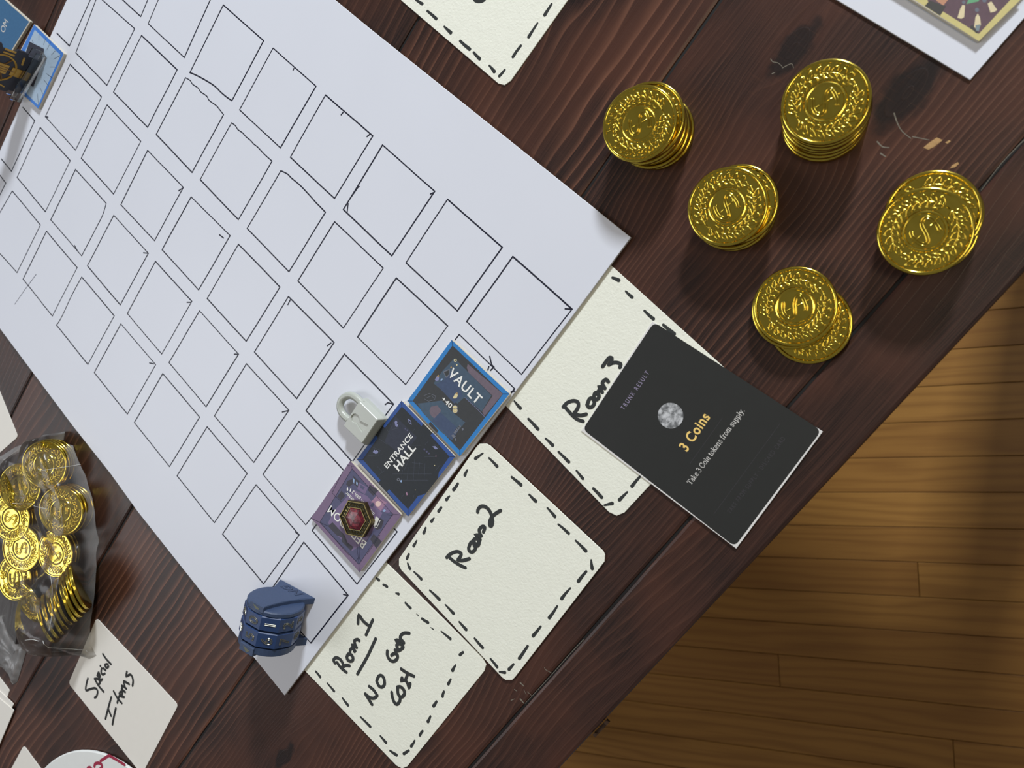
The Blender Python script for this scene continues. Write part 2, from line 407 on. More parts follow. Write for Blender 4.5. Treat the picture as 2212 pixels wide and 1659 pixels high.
SCR = [(Zb, [(1310, 10), (1130, 200), (920, 440), (640, 745), (560, 830)], .28), (Zb, [(500, 565), (545, 605)], .8), (Zb, [(545, 655), (575, 715)], .3), (Zb, [(590, 680), (640, 725)], .35), (Zb, [(500, 775), (545, 825)], .9), (Zb, [(425, 650), (455, 672)], .5), (Zb, [(380, 790), (430, 770)], .4), (Zb, [(810, 370), (830, 400), (905, 440)], .35),
       (K2Z, [(30, 110), (60, 150), (130, 165), (190, 215)], .35), (K2Z, [(190, 235), (315, 175), (345, 235)], .3), (K2Z, [(50, 315), (90, 295)], .4), (Zs, [(640, 400), (660, 460), (690, 510), (740, 550)], .5), (Zs, [(540, 570), (570, 600), (610, 605)], .6), (Zs, [(560, 640), (590, 660)], .6), (Zs, [(1416, 560), (1280, 700), (1160, 860)], .3), (Zs, [(750, 540), (850, 560)], .4)]
for zf_, P_, w_ in SCR:
    V, Fc = ribbon(smooth_path(to_table([zf_(p) for p in P_]), 3), w_, .03, w_ * .6); mk('scratch', V, Fc, M_DUST, tb, local=True)
V, Fc = join([box(440.4, 442.2, -228.5, -218.0, -4.5, -3.2), box(440.4, 442.2, -228.5, -227.3, -4.5, -1.2), box(440.4, 442.2, -219.2, -218.0, -4.5, -1.2)])
ex_ = to_table([tp(1300, 1573, -3)])[0]
mk('metal_clip', [(a - 441.3 + ex_[0] - .2, b_ + 223.2 + ex_[1], c_) for a, b_, c_ in V], Fc, plain('dark_bronze_clip', (70, 52, 40), .45, metal=.5), tb, local=True)

# ------------------------------------------------------------------ cream cards (under the board first)
def card(name, P, z0, th, label, cat, mat, ch=.12):
    V, Fc = prism(P, z0, z0 + th, ch); o = mk(name, V, Fc, mat); return tag(o, label, cat)
def dashes(parent, zf, segs, z, w=1.75):
    r = random.Random(len(segs))
    for a, b in segs:
        A, B = zf(a, z), zf(b, z)
        m = ((A[0] + B[0]) / 2 + r.uniform(-.15, .15), (A[1] + B[1]) / 2 + r.uniform(-.15, .15))
        V, Fc = ribbon([A, m, B], w * r.uniform(.5, .85), z + .03, w * r.uniform(.95, 1.15)); mk('dash_mark', V, Fc, M_MARK, parent)
def scribble(name, parent, zf, strokes, z, w, mat):
    V, Fc = [], []
    for i, s in enumerate(strokes):
        P = smooth_path([zf(p, z) for p in s], 4) if len(s) > 1 else [zf(s[0], z), tuple(c + .01 for c in zf(s[0], z))]
        ribbon(P, w, z + .03 + (i % 4) * .045, V=V, F=Fc)
    return mk(name, V, Fc, mat, parent)
def chamfer(P, r):
    P = ccw(P); R = []
    for i in range(len(P)):
        a, b, c = Vector(P[i - 1]), Vector(P[i]), Vector(P[(i + 1) % len(P)])
        p = b + (a - b).normalized() * r; q = b + (c - b).normalized() * r
        R += [tuple(p), tuple(p * .3 + b * .42 + q * .28 - (p + q - 2 * b) * .0), tuple(q)]
    return R
Z1 = zoom(640, 1200, 420 / 1518); Z2 = zoom(840, 940, 480 / 1475); Z3 = zoom(1080, 560, 480 / 1422); Z0 = zoom(840, 0, 420 / 2212)
TH = .55
# room 3
P3 = chamfer([(295.5, 28.8), (386.3, 25.5), (384.4, -62.6), (294.0, -60.0)], 5.5)
c3 = card('room_card', P3, 0.02, TH, 'cream card handwritten Room 3, half covered by the black card', 'card', M_CREAM)
z = .02 + TH
dashes(c3, Z3, [((720, 118), (760, 135)), ((805, 205), (845, 243)), ((925, 330), (982, 382)), ((1045, 420), (1115, 478)), ((92, 908), (130, 953)), ((182, 1022), (243, 1087)), ((292, 1147), (337, 1190)), ((375, 1233), (440, 1297)), ((490, 1353), (530, 1403)), ((598, 1468), (650, 1523)), ((668, 1575), (718, 1563)), ((815, 1490), (765, 1540)), ((895, 1392), (845, 1452))], z)
scribble('handwriting', c3, Z3, [[(412, 940), (450, 985), (490, 1022), (532, 1038)], [(405, 945), (432, 918), (470, 906), (498, 915), (502, 942), (488, 970), (478, 985), (512, 1000), (552, 992)],
    [(560, 928), (572, 896), (592, 890), (605, 916), (594, 940), (572, 948), (558, 930)], [(600, 888), (608, 858), (626, 856), (634, 880), (618, 898), (600, 888)],
    [(620, 862), (636, 838), (655, 852)], [(655, 852), (636, 818), (672, 826)], [(672, 826), (656, 792), (678, 770), (694, 784)],
    [(658, 686), (680, 655), (700, 631), (716, 634), (712, 655), (698, 674)], [(698, 674), (722, 664), (748, 662), (772, 672), (768, 692)]], z, 1.9, M_MARK)
# room 1
P1 = chamfer([(298.5, -177.0), (384.5, -169.8), (388.0, -258.2), (299.5, -269.5)], 5.0)
c1 = card('room_card', P1, 0.02, TH, 'cream card handwritten Room 1 NO Gem Cost, tucked under the board', 'card', M_CREAM)
dashes(c1, Z1, [((625, 178), (645, 192)), ((680, 228), (708, 243)), ((778, 293), (798, 300)), ((853, 370), (892, 410)), ((982, 493), (1028, 523)), ((1132, 592), (1203, 650)), ((1302, 755), (1278, 775)), ((1245, 855), (1220, 897)), ((1207, 965), (1187, 1003)), ((1153, 1062), (1142, 1100)), ((1095, 1140), (1072, 1175)), ((1048, 1255), (1028, 1297)), ((987, 1370), (965, 1403)), ((925, 1445), (897, 1490)), ((878, 1523), (840, 1548)), ((733, 1525), (782, 1557)), ((657, 1410), (700, 1460)), ((503, 1262), (577, 1335)), ((360, 1112), (403, 1168)), ((243, 998), (295, 1058)), ((152, 905), (187, 948))], z)
dashes(c1, Z1, [((938, 455), (952, 470)), ((1050, 562), (1072, 578))], z, .7)
scribble('handwriting', c1, Z1, [[(318, 835), (352, 880), (392, 912)], [(303, 840), (292, 815), (312, 797), (345, 812), (365, 848), (360, 874)], [(360, 874), (385, 858), (416, 860)],
    [(396, 792), (406, 770), (428, 772), (444, 796), (440, 818), (422, 824), (402, 812), (395, 792)], [(420, 775), (422, 738), (442, 724), (460, 745)], [(455, 750), (440, 700), (472, 718)], [(468, 715), (455, 668), (478, 655), (492, 664)],
    [(483, 530), (490, 466), (525, 512), (572, 552)], [(597, 504), (572, 560), (545, 620)], [(620, 650), (595, 705), (555, 790), (478, 925)],
    [(712, 745), (712, 780), (732, 815), (762, 825), (788, 805), (790, 775), (765, 765), (745, 778)], [(772, 738), (800, 742), (835, 715), (812, 690), (785, 700), (800, 742)], [(800, 690), (780, 662), (812, 665), (840, 682)], [(840, 680), (812, 640), (838, 606), (882, 606)],
    [(592, 1162), (565, 1120), (540, 1080)], [(540, 1080), (575, 1108), (610, 1112), (632, 1092)], [(632, 1092), (605, 1052), (570, 1022)],
    [(628, 980), (642, 945), (664, 936), (684, 958), (690, 1002), (672, 1026), (646, 1018), (628, 980)],
    [(746, 1068), (752, 1108), (768, 1148), (788, 1160), (808, 1138), (812, 1110)], [(792, 1026), (818, 1026), (844, 1056), (842, 1088), (818, 1104), (796, 1078), (792, 1026)],
    [(826, 955), (822, 978), (842, 972), (866, 992), (880, 1030), (890, 1000)], [(820, 886), (862, 915), (918, 942)], [(872, 920), (852, 975)]], z, 1.95, M_MARK)
# top card
Pt = chamfer([(199.6, 62.2), (110.0, 65.4), (113.0, 152.0), (202.6, 149.0)], 5.0)
ct = card('dashed_card', Pt, 0.02, TH, 'cream dashed card lying alone past the upper edge of the board', 'card', M_CREAM)
dashes(ct, Z0, [((310, 0), (380, 45)), ((438, 125), (540, 215)), ((630, 302), (705, 372)), ((810, 465), (920, 560)), ((965, 597), (1033, 670)), ((1142, 745), (1200, 815)), ((1318, 795), (1258, 865)), ((1500, 522), (1413, 645)), ((1690, 265), (1592, 418)), ((1850, 48), (1775, 168))], z)
scribble('handwriting', ct, Z0, [[(960, -60), (985, -2), (1040, 12), (1085, -8), (1105, -60)]], z, 2.2, M_MARK)
# room 2 lies over room 1
P2 = [Z2(p, 1.2) for p in [(584, 72), (600, 58), (648, 57), (672, 70), (1422, 770), (1434, 796), (1430, 840), (836, 1608), (818, 1626), (775, 1626), (752, 1610), (82, 896), (66, 866), (66, 822)]]
c2 = card('room_card', P2, .6, TH, 'cream card handwritten Room 2, overlapping the Room 1 card', 'card', M_CREAM)
z = .6 + TH
dashes(c2, Z2, [((625, 120), (575, 155)), ((520, 232), (505, 265)), ((458, 322), (430, 362)), ((403, 405), (383, 428)), ((348, 480), (330, 505)), ((300, 550), (283, 572)), ((245, 615), (232, 650)), ((185, 700), (165, 735)), ((133, 790), (120, 820)), ((125, 850), (140, 885)), ((168, 908), (215, 955)), ((272, 1030), (335, 1090)), ((375, 1125), (428, 1182)), ((468, 1240), (512, 1290)), ((570, 1350), (622, 1410)), ((675, 1485), (718, 1538)), ((735, 1572), (770, 1575)), ((828, 1520), (797, 1555)), ((922, 1400), (866, 1482)), ((1008, 1270), (958, 1332)), ((1118, 1135), (1065, 1212)), ((1205, 1015), (1147, 1085)), ((1310, 905), (1258, 970)), ((1343, 828), (1350, 885)), ((1240, 700), (1307, 768)), ((1125, 592), (1193, 652)), ((1052, 483), (1102, 540)), ((932, 395), (975, 438)), ((815, 278), (877, 330)), ((665, 152), (718, 207))], z)
scribble('handwriting', c2, Z2, [[(405, 815), (435, 840), (475, 865), (508, 880)], [(385, 812), (400, 795), (430, 778), (458, 773), (480, 786), (474, 808), (460, 828), (490, 832), (535, 820)],
    [(530, 748), (543, 716), (562, 706), (576, 730), (572, 760), (552, 776), (534, 766), (530, 748)], [(568, 735), (562, 700), (580, 686), (600, 704), (594, 730), (572, 738)], [(590, 720), (606, 692), (580, 664), (614, 668)], [(612, 670), (600, 630), (622, 606), (637, 614), (628, 642)],
    [(590, 510), (594, 490), (612, 473), (640, 475), (668, 500), (684, 540), (690, 572), (684, 598), (672, 600), (670, 574), (684, 544), (710, 520), (742, 500)]], z, 1.95, M_MARK)

# ------------------------------------------------------------------ the board
BZ0, BZ1 = .8, 2.4
bo = [(-130.5, 44.0), (-130.0, -120.0), (-128.8, -200.0), (-128.5, -295.5), (-52, -295.3), (60, -295.8), (110, -294.6), (146, -295.6), (230, -293.4), (306.4, -290.6), (305.0, -180), (304.2, -60), (303.4, 0), (302.4, 44.6), (106, 43.4), (20, 43.8)]
V, Fc = prism(bo, BZ0, BZ1, .15)
bd = mk('game_board', V, Fc, M_BOARD)
tag(bd, 'large white poster board with a hand-drawn grid of squares', 'board')
bd.data.materials.append(M_CORE)
for p in bd.data.polygons:
    if abs(p.normal.z) < .3: p.material_index = 1
CELL = {
 (0, 0): ((482.5, 10.8), (569.5, 88), (501, 217.5), (410.3, 156.8)), (0, 1): ((589.9, 103.9), (682.6, 186.3), (605.9, 319.5), (517.5, 237.3)),
 (0, 2): ((703.3, 205.3), (805.5, 293.8), (722.8, 428.6), (627.3, 339.6)), (0, 3): ((826.4, 313.3), (939.2, 413.1), (846.6, 552.4), (741.7, 452.6)),
 (0, 4): ((966.9, 430.5), (1085, 534.4), (988, 671.5), (877.1, 567.6)), (0, 5): ((1107.7, 554.3), (1235.7, 667.9), (1126.7, 808.7), (1008.2, 694.5)),
 (1, 5): ((992, 722.5), (1111.8, 839.8), None, None), (1, 4): ((856.2, 600.6), (967, 704.1), (876.2, 830.7), (772.6, 727.9)),
 (1, 3): ((722.9, 479.1), (828, 579.1), (741.7, 708.6), (643.6, 606.9)), (1, 2): ((606.7, 368.9), (703.1, 458.6), (624.3, 586.9), (533.9, 493.5)),
 (1, 1): ((500.4, 265.3), (587.7, 348), (515.1, 474.3), (432.6, 387.9)), (1, 0): ((400.9, 168), (482.9, 247.6), (415.1, 372.5), (337.5, 290.5)),
 (0, -1): (None, None, (398.3, 124.2), (320.2, 51.1)), (1, -1): ((305.7, 76.7), (382.8, 150.7), (319, 274.8), (245.2, 198.9)),
 (0, -2): (None, None, (304.2, 35.7), None), (1, -2): (None, (291, 62), (231, 184.4), (163.9, 114)),
 (2, -2): ((151.4, 139.1), (219.4, 209.3), (163.2, 324.3), (98.1, 251.9)), (2, -1): ((231.4, 226.6), (304.2, 305.4), (245.4, 419.3), (175.5, 341.7)),
 (2, 0): ((319, 324.8), (396.1, 404.9), (333.9, 519.9), (261.1, 442.2)), (2, 1): ((413, 425.4), (497.1, 509), (429.1, 626.2), (350.3, 539.4)),
 (2, 2): ((515.1, 527.8), (604.8, 620.1), (532, 737), (447.6, 644.8)), (2, 3): ((623.1, 640.6), (721.7, 739.9), (641, 861), (549.6, 760.4)),
 (2, 4): ((744.1, 764.8), (850.2, 873.1), (761.0, 998.0), (661.2, 886.8)), (2, 5): ((872, 884), (972, 986), (880, 1102), (786, 993)),
 (3, -2): ((86.8, 275.3), (151.9, 347.2), (98.1, 457.2), (36.9, 383.2)), (3, -1): ((163.2, 366.3), (229.5, 439.3), (176.5, 552.7), (109.7, 474.8)),
 (3, 0): ((245.9, 465.1), (320.6, 547.1), (259.9, 658.5), (188.8, 574.1)), (3, 1): ((335.8, 564.5), (414.5, 651), (349.4, 764.7), (275.3, 677.3)),
 (3, 2): ((431.3, 671.4), (515.4, 765), (445.2, 878.6), (365.1, 783.1)), (3, 3): ((532.5, 785.8), (624.2, 886.2), (548.3, 998.8), (463.4, 898.4)),
 (3, 4): ((645.9, 910.1), (748.0, 1022), (660.5, 1133.7), (568.2, 1024.7)), (3, 5): (None, (858, 1148.8), (771.2, 1261.7), (674.3, 1145.8)),
 (4, -2): ((26.5, 412.6), (87.3, 486.1), (36.9, 588.8), None), (4, -1): ((100.5, 499.4), (166.8, 578), (113.3, 682.6), (49.9, 603)),
 (4, 0): ((176.5, 598.5), (246.9, 682.2), (189.9, 787.2), (122.0, 702.0)), (4, 1): ((261.2, 699.6), (336.4, 787.7), (275.3, 894.4), (203.7, 804.8)),
 (4, 2): ((351.6, 807), (431.3, 901.1), (366.2, 1007.8), (290.3, 912.8)), (4, 3): ((447.6, 922), (533.9, 1023), (463.3, 1128.9), (382.5, 1027.8)),
 (4, 4): ((553.2, 1047.2), (646.5, 1155.6), (569.4, 1261), (480.7, 1153.7)), (4, 5): ((656.2, 1171.3), (752.1, 1285.8), (671.5, 1388.9), None)}
PA, PB, SA, SB = 51.713, 52.638, 42.5, 42.705
EDGE = {((0, 0), 2): [(490, 210), (478, 200), (465, 187), (447, 175), (425, 163)],
        ((1, 0), 0): [(411, 174), (416, 182), (428, 190), (433, 198), (447, 208), (452, 217), (467, 228), (474, 236)],
        ((1, 1), 0): [(509, 272), (514, 280), (524, 287), (532, 296), (541, 303), (548, 311), (557, 318), (571, 333)],
        ((1, 2), 0): [(621, 376), (630, 385), (648, 400), (668, 421), (682, 437), (692, 447)],
        ((4, 0), 3): [(128, 694), (138, 675), (155, 638)], ((3, -1), 1): [(222, 464), (208, 492)]}
for (r, c), k in sorted(CELL.items()):
    base = [(c * PA, -r * PB), (c * PA + SA, -r * PB), (c * PA + SA, -r * PB - SB), (c * PA, -r * PB - SB)]
    pts = [tp(*k[i], BZ1) if k[i] else base[i] for i in range(4)]
    rr = random.Random(r * 31 + c); V, Fc = [], []
    for e in range(4):
        A, B = pts[e], pts[(e + 1) % 4]; mid = EDGE.get(((r, c), e))
        if mid: path = smooth_path([A] + [tp(*q, BZ1) for q in mid] + [B], 3)
        else:
            path = [(A[0] + (B[0] - A[0]) * s + rr.uniform(-.12, .12), A[1] + (B[1] - A[1]) * s + rr.uniform(-.12, .12)) for s in (.0, .3, .65, 1.0)]
            path[0], path[3] = A, B
        ribbon(path, rr.uniform(.65, .88) if c < 4 else rr.uniform(.55, .9), BZ1 + .03 + e * .012, V=V, F=Fc)
    mk('grid_square', V, Fc, M_INK, bd)
for P in ([(123, 72), (150, 99.3), (168, 60), (195, 0)], [(49.4, 232), (75, 261), (24.8, 370), (3, 343.5)], [(-18, 355), (12.5, 395.4), (-12, 445)]):
    V, Fc = ribbon([tp(*q, BZ1) for q in P], .9, BZ1 + .03); mk('grid_square', V, Fc, M_INK, bd)
TICK = ([(799, 290), (793, 295)], [(937, 416), (930, 419)], [(1234, 668), (1221, 667)], [(395, 406), (386, 412)], [(319, 547), (310, 546)], [(413, 653), (404, 653)], [(513, 765), (506, 765)], [(622, 887), (610, 890)], [(645, 1155), (638, 1149)],
        [(751, 1286), (742, 1284)], [(715, 741), (707, 747)], [(474, 507), (483, 514)], [(849, 873), (838, 870), (832, 874)], [(332, 786), (323, 784)], [(104, 253), (98, 251.9)], [(635, 148), (633, 152)], [(741, 243), (737, 248)],
        [(757, 428), (773, 405), (776, 403)], [(752, 440), (750, 458)], [(1058, 770), (1062, 788), (1067, 793), (1060, 800)], [(1056, 792), (1054, 799)], [(1111, 845), (1104, 847)], [(628, 646), (622, 658)], [(161, 530), (168, 543)])
for P in TICK:
    V, Fc = ribbon([tp(*q, BZ1) for q in P], .8, BZ1 + .05); mk('pen_tick', V, Fc, M_INK, bd)
V, Fc = ribbon([tp(*q, BZ1) for q in ((78, 593), (55, 624), (32, 657))], .55, BZ1 + .05, .4); mk('pen_tick', V, Fc, plain('faint_ink', (96, 98, 112), .6), bd)

# ------------------------------------------------------------------ game tiles
def tile(name, quad, z0, th, label, r=1.0):
    P = [tp(*q, z0 + th) for q in quad]
    V, Fc = prism(rounded(P, r, 3), z0, z0 + th, .25); o = mk(name, V, Fc, M_EDGE); tag(o, label, 'tile'); return o
def art(o, zf, z, items):
    for i, (n, m, pts) in enumerate(items): flat(n, [zf(p, z) for p in pts], z + .02 + .003 * i, m, o)
def disc(c, r, n=20, a0=0.0): return [(c[0] + r * math.cos(a0 + 2 * math.pi * i / n), c[1] + r * math.sin(a0 + 2 * math.pi * i / n)) for i in range(n)]
def pm(name, c, var=.12, rough=.5): return plain(name, c, rough, var=var, vscale=.5, spec=.3)
P_VBLUE = pm('sky_blue_print', (52, 128, 196), .06); P_VDARK = pm('slate_print', (62, 64, 66)); P_VFLOOR = pm('navy_floor_print', (68, 82, 110), .2); P_VWALL = pm('mauve_wall_print', (112, 100, 112), .2)
P_VTEAL = pm('teal_print', (72, 90, 108), .2); P_HBLUE = pm('royal_blue_print', (52, 84, 150), .08); P_HDARK = pm('charcoal_print', (44, 48, 53), .15); P_HMID = pm('dusk_print', (52, 56, 70), .2)
P_GREY = pm('grey_line_print', (112, 116, 128)); P_LILAC = pm('lilac_print', (132, 136, 176)); P_CREAMP = pm('cream_print', (222, 208, 160)); P_GOLDP = pm('tan_print', (170, 140, 96))
P_BVIO = pm('plum_border_print', (124, 104, 132), .08); P_BIND = pm('indigo_print', (86, 86, 116), .15); P_BMAU = pm('mauve_print', (120, 104, 140), .15); P_BDARK = pm('dark_floor_print', (66, 64, 74), .2); P_LINE = pm('dark_line_print', (40, 42, 62))
P_GLOW = pm('lamp_glow_print', (226, 196, 190), .05); P_PINK = pm('rose_print', (160, 124, 150), .15); P_PALE = pm('pale_blue_print', (150, 176, 214), .1)

# vault
ZV = zoom(860, 720, 280 / 1659)
TT = 2.0; TZ = BZ1 + TT
v = tile('room_tile', [(977, 733), (1103, 851.5), (993.5, 987), (880.5, 866)], BZ1 + .02, TT, 'blue-bordered room tile printed VAULT +40', 1.2)
z = TZ + .02
art(v, ZV, z, [
    ('border', P_VBLUE, [(685, 85), (1425, 775), (790, 1575), (120, 865)]),
    ('room_print', P_VDARK, [(697, 155), (1345, 775), (790, 1500), (185, 865)]),
    ('floor_print', P_VTEAL, [(720, 320), (1195, 795), (1070, 1000), (850, 820), (760, 900), (455, 640), (570, 480)]),
    ('floor_print', P_VFLOOR, [(590, 600), (640, 470), (760, 620), (830, 800), (720, 900), (480, 650)]),
    ('wall_print', P_VWALL, [(890, 390), (1340, 775), (1105, 1060), (1075, 1000), (1210, 800), (900, 500), (880, 440)]),
    ('floor_print', P_VTEAL, [(250, 900), (420, 880), (560, 860), (700, 1010), (860, 1140), (780, 1230), (690, 1370), (560, 1270), (420, 1130), (310, 1010)]),
    ('wall_print', P_VWALL, [(420, 940), (500, 920), (548, 980), (530, 1060), (490, 1110), (420, 1050), (400, 990)]),
    ('floor_print', P_VFLOOR, [(430, 1120), (540, 1010), (780, 1230), (690, 1370)]),
    ('doorway_print', P_VDARK, [(413, 1130), (515, 1245), (500, 1280), (390, 1165)]),
    ('border', P_VBLUE, [(120, 865), (185, 865), (413, 1130), (388, 1165)]), ('border', P_VBLUE, [(525, 1243), (790, 1500), (790, 1575), (498, 1275)]),
    ('picture_print', P_GREY, [(575, 490), (660, 455), (660, 530), (615, 570)]), ('picture_print', P_VDARK, [(588, 497), (650, 470), (650, 525), (617, 555)]),
    ('crate_print', P_LILAC, [(470, 590), (500, 545), (525, 560), (520, 600), (485, 615)]), ('crate_print', P_GOLDP, [(495, 550), (515, 530), (530, 545), (512, 560)]), ('crate_print', P_PALE, [(540, 600), (565, 575), (575, 590), (555, 608)]),
    ('clock_print', P_CREAMP, disc((733, 345), 20, 12)), ('clock_print', P_VDARK, disc((733, 345), 11, 10)), ('coin_print', P_CREAMP, disc((752, 405), 10, 8)), ('coin_print', P_GOLDP, disc((680, 435), 11, 8)),
    ('figure_print', P_CREAMP, [(700, 830), (725, 780), (745, 760), (765, 790), (755, 820), (730, 835)]), ('figure_print', P_GOLDP, disc((752, 770), 13, 8)),
    ('ladder_print', P_GREY, [(710, 1270), (790, 1170), (810, 1190), (730, 1290)]), ('crate_print', P_GREY, [(680, 1310), (705, 1290), (740, 1320), (715, 1345)]), ('crate_print', P_GREY, [(815, 1215), (835, 1210), (840, 1235), (822, 1250)]), ('crate_print', P_GREY, [(725, 1350), (745, 1340), (742, 1370), (728, 1375)]),
    ('bar_print', P_VDARK, [(765, 1190), (772, 1184), (790, 1200), (783, 1207)]), ('bar_print', P_VDARK, [(748, 1210), (756, 1203), (772, 1222), (766, 1230)]), ('bar_print', P_VDARK, [(730, 1232), (738, 1225), (755, 1244), (748, 1252)]),
    ('coin_print', P_GREY, disc((730, 950), 34, 18)), ('coin_print', P_CREAMP, disc((730, 950), 27, 18)), ('coin_print', P_GREY, disc((731, 990), 36, 18)), ('coin_print', P_CREAMP, disc((731, 990), 29, 18)), ('coin_print', P_GOLDP, disc((731, 990), 20, 16)), ('coin_print', P_CREAMP, disc((731, 990), 16, 16))])
for a, b in (((690, 90), (697, 155)), ((1345, 775), (1425, 775)), ((790, 1500), (790, 1575)), ((120, 865), (185, 865)), ((330, 800), (400, 770)), ((400, 770), (480, 800)), ((480, 800), (470, 850)), ((470, 850), (390, 870)), ((390, 870), (340, 840)), ((360, 830), (430, 800)), ((430, 800), (460, 830))):
    V, Fc = ribbon([ZV(a, z), ZV(b, z)], .22, z + .14); mk('line_print', V, Fc, P_LINE if a[0] in (690, 1345, 790, 120) else P_GREY, v)
V, Fc = ribbon([ZV(p, z) for p in ((855, 820), (960, 920), (1030, 985), (1105, 1065))], .2, z + .14); mk('line_print', V, Fc, P_LILAC, v)
text('lettering', 'VAULT', ZV((632, 530), z), ZV((1012, 917), z), ZV((708, 420), z), z + .16, M_WHITEPRINT, v, .018, 1.12)
text('lettering', '+40', ZV((553, 850), z), ZV((668, 962), z), ZV((592, 800), z), z + .16, M_WHITEPRINT, v, .02, 1.05)

# entrance hall
ZH = zoom(760, 860, 240 / 1531)
h = tile('room_tile', [(868, 865.5), (984, 986), (880.5, 1116), (771.5, 993)], BZ1 + .02, TT, 'dark tile printed ENTRANCE HALL with royal blue corners', 1.0)
its = [('room_print', P_HDARK, [(685, 35), (1425, 805), (775, 1630), (70, 845)]), ('floor_print', P_HMID, [(600, 250), (900, 540), (700, 800), (450, 600)])]
for q in ([(685, 35), (988, 352), (960, 385), (690, 115), (455, 410), (428, 385)], [(70, 845), (330, 515), (358, 545), (150, 845), (395, 1130), (372, 1162)], [(1115, 475), (1425, 805), (1185, 1110), (1200, 1015), (1345, 805), (1085, 512)], [(515, 1255), (775, 1530), (915, 1345), (965, 1335), (1025, 1310), (775, 1630), (485, 1290)]):
    its.append(('border', P_HBLUE, q))
its += [('picture_print', P_LILAC, [(770, 280), (815, 310), (825, 370), (785, 340)]), ('picture_print', P_HMID, [(780, 300), (808, 320), (815, 352), (790, 335)]), ('picture_print', P_LILAC, [(1110, 665), (1150, 660), (1190, 700), (1150, 705)]),
        ('statue_print', P_LILAC, [(590, 330), (610, 305), (630, 330), (620, 350), (640, 370), (625, 400), (600, 380)]), ('statue_print', P_LILAC, [(290, 745), (310, 710), (325, 725), (340, 715), (365, 735), (360, 760), (325, 768)]),
        ('stair_print', P_BIND, [(725, 415), (738, 408), (745, 428), (733, 435)]), ('stair_print', P_BIND, [(752, 435), (772, 430), (776, 450), (760, 456)]), ('stair_print', P_BIND, [(985, 700), (1005, 690), (1015, 715), (998, 722)]), ('stair_print', P_BIND, [(1018, 730), (1040, 722), (1048, 745), (1028, 752)]), ('stair_print', P_BIND, [(1048, 755), (1068, 748), (1075, 770), (1058, 776)]),
        ('chair_print', P_GREY, disc((643, 1122), 22, 12)), ('chair_print', P_HDARK, disc((643, 1122), 12, 10)), ('lamp_print', P_PALE, [(665, 1145), (680, 1125), (695, 1145), (680, 1165)]), ('lamp_print', P_PINK, [(745, 1310), (760, 1290), (772, 1335), (755, 1340)]), ('lamp_print', P_PINK, disc((1160, 800), 9, 7)), ('lamp_print', P_CREAMP, disc((1142, 928), 7, 7)), ('lamp_print', P_CREAMP, disc((875, 1265), 6, 6))]
art(h, ZH, z, its)
V, Fc = [], []
for a, b in (((470, 400), (560, 560)), ((380, 560), (490, 640)), ((230, 790), (420, 780)), ((780, 650), (960, 650)), ((1000, 810), (1150, 805)), ((830, 890), (980, 905)), ((740, 960), (1070, 960)), ((560, 1045), (1100, 1045)), ((700, 1130), (1060, 1130)), ((800, 830), (720, 1000)), ((870, 840), (860, 960)), ((940, 880), (920, 1050)), ((1010, 900), (1000, 1130)), ((780, 960), (760, 1130)), ((700, 990), (690, 1100)), ((860, 960), (850, 1130)), ((350, 940), (420, 1010)), ((370, 1060), (450, 1000)), ((680, 1380), (715, 1330)), ((850, 1370), (860, 1330)), ((1160, 990), (1220, 920)), ((1010, 640), (1060, 590)), ((840, 460), (880, 410)), ((530, 360), (560, 430)), ((560, 430), (630, 420)), ((630, 420), (665, 370)), ((295, 680), (395, 720)), ((395, 720), (370, 790)), ((1110, 650), (1160, 640)), ((1160, 640), (1215, 705))):
    ribbon([ZH(a, z), ZH(b, z)], .13, z + .1, V=V, F=Fc, caps=False)
mk('line_print', V, Fc, pm('ash_line_print', (84, 90, 104)), h)
V, Fc = [], []
for a, b in (((685, 35), (690, 115)), ((1345, 805), (1425, 805)), ((775, 1530), (775, 1630)), ((70, 845), (150, 845))): ribbon([ZH(a, z), ZH(b, z)], .25, z + .1, V=V, F=Fc, caps=False)
mk('line_print', V, Fc, P_LINE, h)
text('lettering', 'ENTRANCE', ZH((490, 975), z), ZH((845, 528), z), ZH((438, 918), z), z + .12, M_WHITEPRINT, h, .02, 1.04)
text('lettering', 'HALL', ZH((645, 1008), z), ZH((888, 692), z), ZH((566, 914), z), z + .12, M_WHITEPRINT, h, .025, 1.04)

